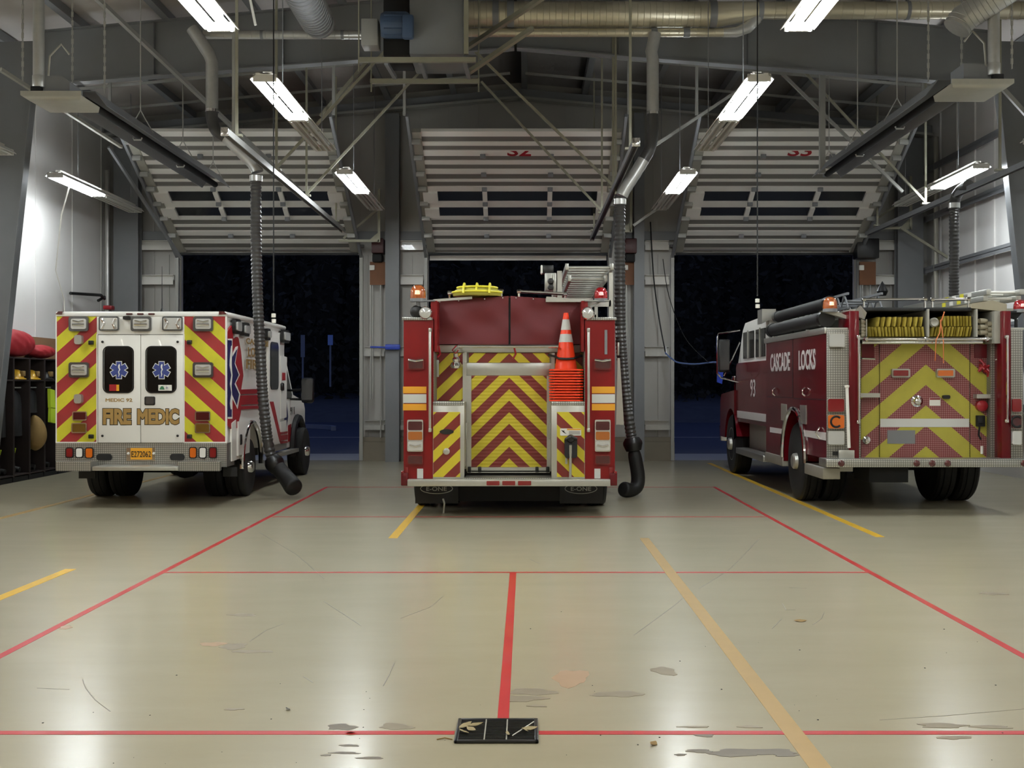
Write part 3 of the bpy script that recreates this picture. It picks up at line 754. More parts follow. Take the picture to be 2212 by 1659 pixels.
# ================================================================ pendant cords, door operators, wall fittings
for px, py, lb in ((591, 672, 'thin cord with a white plug hanging over the ambulance roof'), (1636, 640, 'thin cord with a white plug hanging left of the right engine')):
    x = X_(px, 12.8); t = thing('pendant_cord', lb, 'cord', (x, 12.8, Z_(py, 12.8)))
    m = MB(); m.cyl((x, 12.8, Z_(py, 12.8)), (x, 12.8, roofz(x)-.1), .007, 6); m.build('cord', M['dark'], t)
    for k in (0, 1): m = MB(); z = Z_(py, 12.8)-.05-k*.06; m.lathe([(.012, -.022), (.024, -.02), (.024, .02), (.01, .022)], (x+k*.003, 12.8, z), n=12); m.build('plug', M['label_w'], t)
for px, lb in ((818, 'dark red door opener box high on the wall right of the first bay'), (1366, 'door opener box on the wall behind the right exhaust hose'), (1876, 'black door opener box high on the wall right of the third bay')):
    d = 24.3; k = px-818; t = thing('door_operator', lb, 'door opener', W(px, 590, d))
    if px > 1800:
        m = MB(); m.pbox(px-24, 515, px+24, 558, d-.1, .35, .02); m.build('housing', M['black_pl'], t)
    else:
        m = MB(); m.pbox(px-16, 515, px+10, 547, d-.1, .35, .02); m.build('housing', mat('dark_red_box', (66, 32, 32), .4), t)
        m = MB(); m.pbox(px-14, 549, px+6, 566, d-.05, .3, .02); m.build('gearbox', M['dark'], t)
    m = MB(); m.pbox(px-19, 566, px+16, 616, 24.42, .05); m.build('backing_board', M['brown'], t)
    m = MB(); m.pbox(px-20, 573, px-9, 584, 24.38, .04, .01); m.build('switch_box', M['label_w'], t)
    for q in (-17, -13, 4):
        m = MB(); p = W(px+q, 584, 24.44); m.cyl(p, (p.x, p.y, .5 if q > 0 else 1.3), .012, 6); m.build('conduit', M['galv'], t)
m = MB(); m.cyl((X_(2022, 23.8), 23.8, .05), (X_(2022, 23.8), 23.8, 6.6), .05, 10); tag(m.build('wall_pipe', M['alu_dull']), 'pale vertical pipe in the right rear corner', 'pipe')
m = MB(); m.cyl((X_(231, 24.2), 24.2, .05), (X_(231, 24.2), 24.2, 6), .045, 10); tag(m.build('wall_pipe', M['galv']), 'shiny vertical pipe in the left rear corner', 'pipe')
t = thing('wall_mount', 'black folding wall arm with a red end above the ambulance roof on the left wall', 'wall arm', W(160, 636, 22.6))
m = MB(); m.tube([W(152, 634, 22.4), W(218, 638, 23.4), W(226, 646, 23.6)], .03, 8); m.build('arm', M['black_pl'], t)
m = MB(); m.tube([W(226, 642, 23.6), W(212, 650, 23.4)], .03, 8); m.build('latch', M['black_pl'], t)
m = MB(); m.pbox(222, 660, 241, 669, 23.6, .2, .02); m.build('red_grip', M['decal_red'], t)
m = MB(); m.pbox(831, 744, 864, 756, 24.2, .15, .03); m.cyl(W(800, 750, 24.25), W(832, 751, 24.25), .02, 6)
tag(m.build('wall_bracket', M['blue_tag']), 'small blue hose bracket on the column left of the middle engine', 'bracket')
# air line to the right engine
t = thing('air_line', 'thin hose hung from the wall to the right engine cab, blue near its end', 'hose', W(1437, 760, 24.2))
ribbed([W(1405, 480, 24.4), W(1412, 600, 24.3), W(1424, 690, 24.2), W(1437, 760, 24.1)], .014, .3, 0, 6).build('black_line', M['dark'], t)
ribbed([W(1437, 762, 24.1), W(1460, 782, 23.8), W(1500, 787, 23.2), W(1540, 783, 22.6), W(1560, 784, 22.2)], .016, .3, 0, 6).build('blue_line', M['blue_cord'], t)
ribbed([W(1432, 560, 24.3), W(1445, 640, 24.2), W(1480, 730, 23.4), W(1530, 783, 22.7)], .008, .3, 0, 6).build('power_cord', M['dark'], t)
m = MB(); m.tube([W(1437, 748, 24.1), W(1439, 766, 24.1)], .02, 8); m.build('connector', M['chrome'], t)
m = MB(); m.ppoly([(1550, 790), (1560, 790), (1563, 800), (1560, 830), (1549, 826)], 22.3, .05); tag(m.build('hang_tag', M['blue_tag']), 'blue plastic tag hanging from the hose beside the right engine mirror', 'tag')
# ================================================================ shared vehicle pieces
def wheel(parent, x0, x1, y, r, rim_mat, out, name='wheel', hub=.55):
    # tyre between x0 and x1; out = +1/-1 side the rim faces
    xc = (x0+x1)/2; w = abs(x1-x0)/2
    prof = [(r*hub, -w*.9), (r*.8, -w), (r*.95, -w*.92), (r, -w*.7), (r, -w*.42), (r*.975, -w*.4), (r*.975, -w*.3), (r, -w*.28), (r, w*.28), (r*.975, w*.3), (r*.975, w*.4), (r, w*.42), (r, w*.7), (r*.95, w*.92), (r*.8, w), (r*hub, w*.9)]
    m = MB(); m.lathe(prof, (xc, y, r), 'X', 40); t = m.build(name, M['tire'], parent)
    o = out; e = x1 if o*(x1-x0) > 0 else x0
    m = MB(); m.lathe([(r*.16, .05*o), (r*.2, .03*o), (r*.22, -.04*o), (r*.42, -.06*o), (r*.5, -.02*o), (r*hub, -.015*o), (r*(hub+.03), -.02*o), (r*hub, -.05*o)], (e, y, r), 'X', 28)
    for k in range(8):
        a = k/8*6.283; m.cyl((e-.06*o, y+r*.33*math.cos(a), r+r*.33*math.sin(a)), (e-.02*o, y+r*.33*math.cos(a), r+r*.33*math.sin(a)), .018, 8)
    m.build('rim', rim_mat, t); return t
M['bezel'] = mat('smoky_bezel', (92, 92, 92), .15, .6, coat=.5)
def lamp(parent, name, px0, py0, px1, py1, d, lens, bez=M['chrome'], rp=4, th=.05, lab=None, inner=None):
    m = MB(); m.prr(px0, py0, px1, py1, d-th*.6, th*.6, rp); b = m.build(name, bez, parent)
    g = inner or 2.2
    m = MB(); m.prr(px0+g, py0+g, px1-g, py1-g, d-th, th*.55, max(rp-1.5, 1)); m.build('lens', lens, b)
    if lab: b['label'] = lab
    return b
# ================================================================ ambulance
DA = 15.6; KA = F/DA
XAL, XAR = X_(120, DA), X_(490, DA)
amb = thing('ambulance', 'white box ambulance with red and yellow rear chevrons, FIRE MEDIC on its back doors', 'ambulance', ((XAL+XAR)/2, 17.5, 0))
DF = 19.45      # front of the box
zt, zb = Z_(673, DA), Z_(957, DA)
za = lambda py: Z_(py, DA)
YW = 17.0
def arch_pts(yc, r, zc, a0=200, a1=-20, n=14): return [(yc+r*math.cos(math.radians(a0+(a1-a0)*k/n)), zc+r*math.sin(math.radians(a0+(a1-a0)*k/n))) for k in range(n+1)]
# box: roof and side profile with wheel cut-outs
m = MB()
side = [(DA, za(1005)), (DA, zt-.06)]
side = [(DA+.02, za(1000))]+[(DA+.02, zt-.03), (DA+.05, zt), (DF-.1, zt), (DF, zt-.1), (DF, za(985))]
arch = [(y, z) for y, z in reversed(arch_pts(YW, .56, .48, 180, 0))]
poly = side+[(YW+.56, za(985))]+[p for p in arch if p[1] > za(985)]+[(YW-.56, za(985)), (YW-.56, za(1000))]
m.yz(poly, XAL+.03, XAR-XAL-.06)
body = m.build('box_body', M['white'], amb)
m = MB(); m.box(XAL-.005, XAR+.005, DA-.005, DF+.01, zt-.075, zt-.005, .035, 4); m.build('roof_rail', M['white'], amb)
# right side skin with framed compartments, drawn on the side plane
def SA(px, py, x=XAR):
    d = x*F/(px-CX); return d, Z_(py, d)
def side_panel(name, pts, mt, x=XAR, t=.012, parent=amb):
    m = MB(); m.yz([SA(a, b, x) for a, b in pts], x-.02, t+.02); return m.build(name, mt, parent)
side_panel('compartment_door', [(499, 997), (499, 915), (508, 907), (509, 994)], M['white'])
cd = side_panel('compartment_door', [(512, 985), (512, 911), (538, 911), (536, 978)], M['white'], t=.02)
m = MB(); y, z = SA(517, 951); m.box(XAR, XAR+.035, y-.05, y+.05, z-.07, z+.08, .02); m.build('latch', M['black_pl'], cd)
dy0, dz = SA(516, 962)
o = text('door_lettering', 'DIAL 911', (XAR+.004, SA(516, 979)[0], SA(516, 979)[1]), (0, SA(535, 979)[0]-SA(516, 979)[0], 0), (0, 0, .085), M['dark'], cd, offset=.01)
dr = side_panel('side_door', [(578, 965), (578, 715), (602, 720), (603, 958)], M['white'], t=.018)
m = MB(); y0, z0 = SA(581, 842); y1, z1 = SA(598, 741); m.yz(rrect(y0, y1, z0, z1, .09), XAR+.018, .012); m.build('window', M['black_gl'], dr)
m = MB(); y, z = SA(606.5, 838); m.box(XAR, XAR+.05, y-.06, y+.06, z-.05, z+.08, .02); m.build('handle', M['black_pl'], dr)
side_panel('compartment_door', [(605, 906), (605, 768), (618, 772), (617, 902)], M['white'], t=.016)
side_panel('compartment_door', [(605, 951), (605, 912), (617, 908), (617, 946)], M['white'], t=.016)
# side graphics: red stripes, big emblem on the rear corner, station name
for z0, z1 in ((842, 851), (855, 874), (878, 884)):
    side_panel('side_stripe', [(520, z1+1), (520, z0), (574, z0-2), (574, z1-2)], M['decal_red'], t=.004)
for a, b in ((0, 0),):
    side_panel('side_stripe', [(580, 868), (588, 868), (606, 950), (602, 956)], M['decal_red'], t=.021)
for z0, z1 in ((934, 939), (941, 952), (955, 959)):
    side_panel('side_stripe', [(604, z1), (604, z0), (619, z0-2), (619, z1-2)], M['decal_red'], t=.02)
side_panel('red_ribbon', [(491, 716), (500, 704), (504, 735), (512, 728), (515, 732), (520, 760), (525, 812), (519, 850), (520, 890), (512, 925), (500, 928), (491, 920)], M['decal_red'], t=.005)
side_panel('emblem_outline', [(491, 732), (501, 732), (501, 765), (508, 750), (513, 748), (507, 785), (517, 810), (508, 828), (518, 852), (512, 884), (501, 862), (501, 905), (491, 905)], M['label_w'], t=.008)
em = side_panel('emblem', [(491, 735), (499, 736), (500, 772), (509, 757), (511, 755), (505, 786), (514, 810), (505, 830), (515, 852), (510, 876), (499, 850), (499, 901), (491, 901)], M['navy'], t=.011)
side_panel('serpent_mark', [(496.5, 885), (495, 872), (498, 850), (495, 830), (498, 812), (494, 790), (496, 764), (497.5, 748), (499, 747), (498.5, 790), (500, 812), (498, 835), (499.5, 855), (498.5, 884)], M['label_w'], t=.014, parent=em)
for body_t, a, b, c in (('CASCADE', 531, 730, 743), ('LOCKS', 535, 750, 771), ('FIRE', 531, 776, 797)):
    y0, z0 = SA(a, c); zz = SA(a, b)[1]; L = {'CASCADE': 1.5, 'LOCKS': 1.1, 'FIRE': .95}[body_t]
    text('side_lettering', body_t, (XAR+.004, y0, z0), (0, L, 0), (0, 0, zz-z0), M['gold'], amb, offset=.035)
m = MB(); y0, z0 = SA(607, 822); y1, z1 = SA(614, 806); m.box(XAR, XAR+.02, y0, y1, z0, z1); m.build('flag_sticker', M['decal_red'], amb)
# side scene lights
for a, b, c, d_ in ((501, 691, 513, 721), (519, 699, 532, 726), (571, 711, 578, 735), (606, 715, 619, 740)):
    y0, z0 = SA(a, d_); y1, z1 = SA(c, b)
    m = MB(); m.yz(rrect(y0, y1, z0, z1, .05), XAR, .05); b_ = m.build('scene_light', M['black_pl'], amb)
    m = MB(); m.yz(rrect(y0+.04, y1-.04, z0+.04, z1-.04, .03), XAR+.05, .025); m.build('lens', M['clear_lens'], b_)
# chrome wheel arch, skirt
m = MB(); ap = arch_pts(YW, .58, .48, 185, -5, 20); m.tube([(XAR+.005, y, z) for y, z in ap], .035, 8); m.build('wheel_arch', M['chrome'], amb)
m = MB(); m.box(XAR-.05, XAR+.01, YW+.62, DF, za(1000)-.02, za(985)); m.box(XAR-.1, XAR+.02, DF-.9, DF+1.0, .44, .5); m.build('running_board', M['alu'], amb)
# rear face: chevron side panels
CR, CYL = (158, 34, 40), (214, 208, 44)
lx, lz = LOC[amb.name].x, LOC[amb.name].z
for a, b, md in ((122, 209, '/'), (398, 487, '\\')):
    x0 = X_(205-100+100 if md == '/' else 398, DA)
    mt = stripes('rear_chevron'+('_left' if md == '/' else '_right'), CR, CYL, 66/KA, .9, md, X_(122.2 if md == '/' else 487, DA)-lx, za(729.5 if md == '/' else 714)-lz)
    m = MB(); m.pbox(a, 684, b, 956, DA, .02); m.build('chevron_panel', mt, amb)
m = MB(); m.pbox(209, 684, 398, 723, DA-.005, .03, .004); m.pbox(120, 674, 490, 684, DA-.012, .04, .01)
m.pbox(120, 955, 209, 958.5, DA-.01, .04, .004); m.pbox(398, 955, 490, 958.5, DA-.01, .04, .004); m.pbox(208, 722, 211, 957, DA-.01, .04); m.pbox(395.5, 722, 398.5, 957, DA-.01, .04)
m.pbox(120, 684, 122.5, 957, DA-.006, .04); m.pbox(486.5, 684, 490, 957, DA-.006, .04); m.build('rear_trim', M['white'], amb)
m = MB(); m.pbox(209, 721, 398, 958, DA+.012, .02); m.build('door_gap', M['dark'], amb)
# back doors
def star(parent, px, py, s, d):
    def pts(r, w):
        out = []
        for k in range(6):
            a = math.radians(90-60*k); u = V((math.cos(a), math.sin(a))); n = V((-u.y, u.x))
            tip0, tip1 = u*r+n*w, u*r-n*w
            c = u.lerp(u, 0)*0
            a2 = math.radians(90-60*k-30); v = V((math.cos(a2), math.sin(a2)))*(w/math.sin(math.radians(30)))
            out += [tip0, tip1, v]
        return out
    P = lambda r, w: [(X_(px, d)+p.x, Z_(py, d)+p.y) for p in pts(r, w)]
    k = d/F
    m = MB(); m.xz(P(s*k, s*.34*k), d-.003, .003); e = m.build('star_of_life', M['label_w'], parent)
    m = MB(); m.xz(P((s-1.5)*k, (s*.34-1.3)*k), d-.005, .002); m.build('emblem_field', M['blue'], e)
    if s < 10: return
    m = MB(); m.tube([W(px-.8, py+14, d-.007), W(px+.4, py+9, d-.007), W(px-1, py+4, d-.007), W(px+1.4, py-1, d-.007), W(px-.4, py-6, d-.007), W(px+.2, py-10, d-.007), W(px+1, py-13, d-.007)], [.004, .006, .006, .008, .01, .012, .004], 6)
    m.build('serpent_mark', M['label_w'], e)
for a, b, wx0, wx1, ex in ((211.5, 303, 225, 289, 257), (304, 395, 317, 381.5, 349)):
    m = MB(); m.pbox(a, 724, b, 957, DA-.028, .035, .008); dd = m.build('back_door', M['white'], amb)
    m = MB(); m.prr(wx0, 749, wx1, 849, DA-.034, .012, 12, 6); w = m.build('window', M['black_gl'], dd)
    m = MB(); k = DA/F; 
    o_ = rrect(X_(wx0-1, DA), X_(wx1+1, DA), za(850), za(748), 13*k, 6); i_ = rrect(X_(wx0+1.5, DA), X_(wx1-1.5, DA), za(847.5), za(750.5), 11*k, 6)
    ov = [m.v((x, DA-.038, z)) for x, z in o_]; iv = [m.v((x, DA-.038, z)) for x, z in i_]; n_ = len(ov)
    for q in range(n_): m.f([ov[q], ov[(q+1) % n_], iv[(q+1) % n_], iv[q]])
    m.build('window_gasket', M['black_pl'], dd)
    star(w, ex, 800, 19.5, DA-.036)
    for bx, by in ((a+10 if a < 300 else b-11, 739), (a+10 if a < 300 else b-11, 942)):
        m = MB(); c = W(bx, by, DA-.03); m.lathe([(.013, .012), (.016, 0), (.016, -.012), (.01, -.02)], c, 'Y', 12); m.build('bumper_stop', M['black_pl'], dd)
    if a < 300:
        m = MB(); m.pbox(236, 831, 251.5, 845, DA-.04, .005); s_ = m.build('sticker', M['decal_red'], w)
        m = MB(); m.pbox(251.5, 831.5, 257, 845, DA-.04, .005); m.build('sticker_edge', M['yel_refl'], s_)
        ptext('unit_lettering', 'MEDIC 92', 228, 861, 286, 868.5, DA-.029, M['gold'], dd, .002, offset=.03)
        gx = (221, 882, 285, 919, 'FIRE')
    else:
        m = MB(); m.pbox(342, 832, 371, 844.5, DA-.04, .005); s_ = m.build('sticker', M['label_w'], w)
        m = MB(); m.ppoly([(344, 842), (347.5, 835), (350, 834.6), (352.5, 835), (355.5, 842)], DA-.043, .003); m.build('mountain_mark', mat('sticker_green', (60, 120, 84), .5), s_)
        star(s_, 361, 838, 4.6, DA-.043)
        m = MB(); m.prr(312, 857, 335, 876, DA-.034, .01, 3); h_ = m.build('door_latch', M['black_pl'], dd)
        m = MB(); m.prr(314.5, 859, 332.5, 873.5, DA-.05, .018, 2); m.build('handle', M['bezel'], h_)
        gx = (295.5, 882, 388, 919, 'MEDIC')
    x0, y0, x1, y1, s = gx
    if s == 'FIRE':
        lt = ptext('big_lettering', s, x0, y0, x1, y1, DA-.029, M['black_pl'], dd, .002, offset=.095)
        ptext('lettering_face', s, x0+1.3, y0+1.3, x1-1.3, y1-1.3, DA-.031, M['gold'], lt, .003, offset=.055)
    else:   # runs a little over the seam; fixed to the right leaf
        lt = ptext('big_lettering', s, x0, y0, x1, y1, DA-.029, M['black_pl'], dd, .002, offset=.095)
        ptext('lettering_face', s, x0+1.3, y0+1.3, x1-1.3, y1-1.3, DA-.031, M['gold'], lt, .003, offset=.055)
# lights on the rear face
for q in ((148, 684, 190, 716), (417, 684, 460, 716), (282, 684, 326, 716), (148, 783, 191, 816), (416, 783, 460, 816)):
    b = lamp(amb, 'warning_light', *q, DA-.01, M['clear_lens'], M['bezel'], rp=5, th=.07, inner=5)
    m = MB(); cx0, cy0 = (q[0]+q[2])/2, (q[1]+q[3])/2; m.tube([W(q[0]+8, cy0+2, DA-.085), W(q[2]-8, cy0+2, DA-.085)], .018, 8); m.tube([W(q[0]+9, cy0-7, DA-.082), W(cx0, cy0-4, DA-.088), W(q[2]-9, cy0-7, DA-.082)], .012, 8); m.build('reflector', M['chrome'], b)
for q in ((213, 684, 256, 715), (350, 684, 394, 715)):
    b = lamp(amb, 'flood_light', *q, DA-.01, M['clear_lens'], M['bezel'], rp=4, th=.06, inner=3)
    m = MB(); cy0 = (q[1]+q[3])/2
    for sx, xx in ((1, q[0]+7), (-1, q[2]-7)): m.tube([W(xx, cy0-11, DA-.072), W(xx+sx*5, cy0, DA-.075), W(xx, cy0+11, DA-.072)], .02, 8)
    m.build('reflector', M['chrome'], b)
for x, y in ((160, 734), (159.5, 862)):
    m = MB(); m.prr(x, y-10, x+16, y+10, DA-.08, .09, 5); m.build('chrome_hook', M['alu'], amb)
for q, c in (((156, 889, 187, 909), 'dk_red_lens'), ((154, 914, 187, 936), 'dk_amber_lens'), ((421, 889, 454, 910), 'dk_red_lens'), ((421, 914.5, 454, 936), 'dk_amber_lens')):
    lamp(amb, 'corner_light', *q, DA-.01, M[c], rp=3, th=.05)
for x, y in ((195, 740), (195, 943), (408, 739), (408, 943)):
    m = MB(); m.pbox(x-5, y-4, x+5, y+5, DA-.06, .06, .01); m.build('door_catch', M['black_pl'], amb)
for x in (279, 303, 327): m = MB(); m.prr(x-7, 677, x+7, 680.5, DA-.03, .02, 1.6); m.build('marker_light', M['dk_red_lens'], amb)
for pts in ([(120, 679), (126, 673), (135, 673), (133, 680)], [(473, 673), (483, 673), (490, 679), (473, 680)]):
    m = MB(); m.ppoly(pts, DA-.03, .05); m.build('marker_light', M['dk_red_lens'], amb)
m = MB(); m.prr(265, 683, 281, 691, DA-.06, .06, 3); m.build('camera_housing', M['black_pl'], amb)
# kick panel, bumper
m = MB(); m.box(XAL+.005, XAR, DA-.01, DA+.4, za(1009), za(957.5)); m.build('kick_panel', M['tread'], amb)
for q, c in (((141, 967, 158, 990), 'red_lens'), ((162, 967, 179, 990), 'label_w'), ((183, 967, 201, 991), 'amber_lens'), ((408, 966, 425, 991), 'amber_lens'), ((429, 966, 446, 991), 'label_w'), ((451, 966, 468.5, 991), 'red_lens')):
    lamp(amb, 'tail_light', *q, DA-.01, M[c], M['black_pl'], 5, .04)
for a, b in ((208, 241), (367, 398)): m = MB(); m.prr(a, 981, b, 995, DA-.03, .025, 6); m.build('tow_slot', M['black'], amb)
m = MB(); m.pbox(273, 968, 335, 996, DA-.03, .02); pl = m.build('plate_holder', M['chrome'], amb)
m = MB(); m.pbox(282, 968.5, 328, 993, DA-.04, .01); p2 = m.build('licence_plate', M['yel_refl'], pl)
ptext('plate_number', 'E272062', 284, 975, 326, 988, DA-.041, M['dark'], p2, .002, offset=.008)
for x in (277, 332): m = MB(); c = W(x, 980, DA-.035); m.lathe([(.01, .01), (.018, 0), (.012, -.02)], c, 'Y', 10); m.build('plate_lamp', M['label_w'], pl)
for a, b, c in ((121, 196, 208), (385, 455, 475)):
    m = MB(); y0 = DA-.36; x0, x1 = X_(a, y0), X_(b if a < 200 else c, y0)
    m.prism([V((X_(a if a > 200 else a, DA), DA-.01, Z_(1000, y0))), V((x0, y0, Z_(998, y0))), V((x1, y0, Z_(998, y0))), V((X_(c+4, DA), DA-.01, Z_(1000, y0)))], (0, 0, Z_(1018, y0)-Z_(998, y0)))
    m.build('bumper_pod', M['tread'], amb)
m = MB(); y0 = DA-.42; m.box(X_(199, y0), X_(384, y0), y0, DA-.02, Z_(1017.5, y0), Z_(1008.5, y0), .006); m.build('step_bumper', M['alu'], amb)
# underside and wheels
m = MB(); m.box(XAL+.25, XAR-.25, DA+.3, DF+1.9, .5, .72); m.box(XAL+.5, XAR-.5, YW-.12, YW+.12, .34, .5, .05); m.lathe([(.02, -.2), (.18, -.1), (.18, .1), (.02, .2)], ((XAL+XAR)/2+.2, YW, .44), 'Y', 16)
m.cyl((XAL+.5, YW, .42), (XAR-.5, YW, .42), .07); m.build('chassis', M['dark'], amb)
for q in ((170, 1018, 206, 1034), (482, 1010, 512, 1030)): m = MB(); m.pbox(*q, DA+.3, .03); m.build('mud_flap', M['black'], amb)
wheel(amb, XAR-.3, XAR-.02, YW, .42, M['chrome'], 1, hub=.62); wheel(amb, XAR-.6, XAR-.33, YW, .42, M['alu'], 1)
wheel(amb, XAL+.02, XAL+.3, YW, .42, M['chrome'], -1, hub=.62); wheel(amb, XAL+.33, XAL+.6, YW, .42, M['alu'], -1)
YF2 = 20.95
wheel(amb, XAR-.22, XAR+.06, YF2, .42, M['chrome'], 1, hub=.62); wheel(amb, XAL-.06, XAL+.22, YF2, .42, M['chrome'], -1, hub=.62)
# cab
xl, xr = XAL+.16, XAR-.12
prof = [(DF-.05, .52), (DF-.05, 2.02), (DF+.35, 2.06), (DF+.62, 1.98), (DF+1.2, 1.42), (DF+2.15, 1.3), (DF+2.3, 1.15), (DF+2.32, .6), (DF+1.98, .5)]
cutp = [p for p in arch_pts(YF2, .52, .46, 0, 180) if p[1] > .5]
m = MB(); m.yz(prof[:-1]+[(YF2+.55, .52)]+cutp+[(YF2-.55, .52)], xl, xr-xl); cab = m.build('cab', M['white'], amb)
for x, t in ((xr, .012), (xl-.012, .012)):
    m = MB(); m.yz([(DF+.15, 1.36), (DF+.15, 1.92), (DF+.55, 1.92), (DF+1.05, 1.42), (DF+1.0, 1.36)], x, t); m.build('side_window', M['black_gl'], cab)
m = MB(); m.prism([V((xl+.1, DF+.66, 1.955)), V((xr-.1, DF+.66, 1.955)), V((xr-.1, DF+1.18, 1.45)), V((xl+.1, DF+1.18, 1.45))], (0, .012, .012)); m.build('windscreen', M['black_gl'], cab)
for s, x in ((1, xr), (-1, xl)):
    m = MB(); ap = arch_pts(YF2, .55, .46, 190, -10, 18); m.tube([(x+.02*s, y, z) for y, z in ap], .07, 8); m.build('wheel_arch', M['black'], cab)
m = MB(); m.yz([(DF+.2, .9), (DF+.25, 1.3), (DF+.6, 1.35), (DF+.75, 1.05), (DF+.5, .72)], xr, .006); m.build('door_emblem', M['navy'], cab)
m = MB(); m.yz([(DF+.75, .62), (DF+.75, .9), (DF+1.0, .92), (DF+1.0, .62)], xr, .006); m.build('side_stripe', M['decal_red'], cab)
text('hood_lettering', '911', (xr+.003, DF+.95, 1.08), (0, .35, 0), (0, 0, .13), M['dark'], cab)
for s, x in ((1, xr), (-1, xl)):
    m = MB(); m.tube([(x, DF+.95, 1.5), (x+.3*s, DF+.9, 1.52)], .02, 8); m.tube([(x, DF+.95, 1.35), (x+.3*s, DF+.9, 1.34)], .02, 8); mr = m.build('mirror_arm', M['black_pl'], cab)
    m = MB(); m.box(x+.2*s, x+.42*s, DF+.84, DF+.96, 1.28, 1.72, .05); h = m.build('mirror_housing', M['black_pl'], mr)
    m = MB(); m.box(x+.22*s, x+.4*s, DF+.832, DF+.84, 1.34, 1.68); m.build('mirror_glass', M['bezel'], h)
m = MB(); m.box(xl+.05, xr-.05, DF+2.28, DF+2.4, .5, .72, .03); m.build('front_bumper', M['chrome'], cab)
m = MB(); m.box(xl+.5, xr-.5, DF+2.3, DF+2.36, .78, 1.12, .02); m.build('grille', M['black_pl'], cab)
for s, x in ((1, xr-.3), (-1, xl+.3)): m = MB(); m.box(x-.2, x+.2, DF+2.28, DF+2.35, .82, 1.08, .04); m.build('headlight', M['clear_lens'], cab)
# roof fittings and aerials
m = MB(); m.box(XAR-1.1, XAR-.35, DA+1.2, DA+1.9, zt-.005, zt+.07, .03); m.build('roof_vent', M['black_pl'], amb)
for px, top in ((386, 645), (350, 636)):
    x = X_(px, 18); m = MB(); m.tube([(x, 18, zt-.01), (x, 18, zt+.12), (x, 18, Z_(top-60, 18))], [.014, .01, .003], 8); m.build('aerial', M['black_pl'], amb)
m = MB(); m.lathe([(.07, 0), (.06, .1), (.012, .22), (0.0, .24)], (X_(350, 18.3), 18.3, zt-.005), n=12); m.build('aerial_base', M['black_pl'], amb)
# ================================================================ middle fire engine
DE = 14.2; KE = F/DE; DI = DE+.5      # rear plane, recessed rear bulkhead
eng = thing('fire_engine', 'red fire engine with full chevron roll-up door, parked rear-on in the middle bay', 'fire engine', (X_(1100, DE), 18.5, 0))
ex = LOC[eng.name].x
XE0, XE1 = X_(868, DE), X_(1332, DE); ze = lambda py: Z_(py, DE)
YEW = 15.75
m = MB()   # main body with rear wheel cut-outs, in three slabs
cut = [p for p in reversed(arch_pts(YEW, .62, .54, 180, 0)) if p[1] > .55]
polyS = [(DE+.02, .42), (DE+.02, ze(692)), (18.4, ze(692)), (18.4, .5), (YEW+.64, .5)]+cut+[(YEW-.64, .5), (YEW-.64, .42)]
m.yz(polyS, XE0+.02, X_(936, DE)-XE0-.02); m.build('side_body', M['red'], eng)
m = MB(); m.yz(polyS, X_(1264, DE), XE1-.02-X_(1264, DE)); m.build('side_body', M['red'], eng)
m = MB(); m.box(X_(936, DE)-.005, X_(1264, DE)+.005, DI, 18.4, .55, ze(745)); m.build('rear_bulkhead', M['alu_dull'], eng)
for a, b in ((935, 938), (1262, 1265)): m = MB(); m.pbox(a, 690, b, 1036, DE+.03, .5); m.build('inner_side', M['tread_dk'], eng)
# hose bed walls, cover
m = MB()
m.box(X_(930, DE), X_(944, DE), DE+.03, 18.3, ze(760), ze(650)); m.box(X_(1256, DE), X_(1270, DE), DE+.03, 18.3, ze(760), ze(650)); m.box(X_(944, DE), X_(1256, DE), 18.2, 18.3, ze(745), ze(650))
m.build('hose_bed_wall', M['red'], eng)
DC = DE+.4
def flap(pts, nm='hose_bed_cover'):
    # vinyl flap hanging with a few soft pulls
    (x0, yt0), (x1, yt1), yb = pts; m = MB(); nx, nz = 14, 10; g = []
    for i in range(nx+1):
        col = []
        for j in range(nz+1):
            u, w = i/nx, j/nz; px = x0+(x1-x0)*u; py = (yt0+(yt1-yt0)*u)*(1-w)+yb*w
            b = .016*math.sin((u*1.2+w*1.5)*4.2+(x0-900)*.02)+.012*math.sin((u-w*.8)*9)
            p = W(px, py, DC+b*(4*w*(1-w)+.15)); col.append(m.v(p))
        g.append(col)
    for i in range(nx):
        for j in range(nz): m.f([g[i][j], g[i+1][j], g[i+1][j+1], g[i][j+1]])
    r = bmesh.ops.solidify(m.bm, geom=m.bm.faces[:], thickness=.006)
    o = m.build(nm, M['maroon'], eng, ang=1.2); return o
fl = [flap(((939, 650), (1098.5, 640), 744)), flap(((1103, 640), (1259, 650), 744))]
for f_, xs in zip(fl, ((950, 991, 1047, 1086), (1115, 1152, 1209, 1245))):
    for x in xs: m = MB(); yy = 640+abs(x-1100)*.065; m.lathe([(.008, .004), (.012, 0), (.008, -.008)], W(x, yy+3, DC-.012), 'Y', 8); m.build('snap', M['chrome'], f_)
m = MB()
for s in (-1, 1):
    e = X_(1100+s*160, DE); c = X_(1100, DE)
    m.prism([V((X_(1100, DC), DC+.02, Z_(641, DC))), V((X_(1100+s*160, DC), DC+.02, Z_(651, DC))), V((X_(1100+s*160, DC), DC+.02, Z_(652.5, DC))), V((X_(1100, DC), DC+.02, Z_(642.5, DC)))], (0, 3.6, 0))
m.build('hose_bed_cover_top', M['maroon'], eng)
m = MB(); m.pbox(1097.5, 641, 1104, 744, DC+.03, .04); m.build('cover_seam', M['black'], eng)
m = MB(); m.bar(W(936, 650, DC-.06), W(1020, 644, DC-.06), .05, .03); m.build('bed_edge_rail', M['alu'], eng)
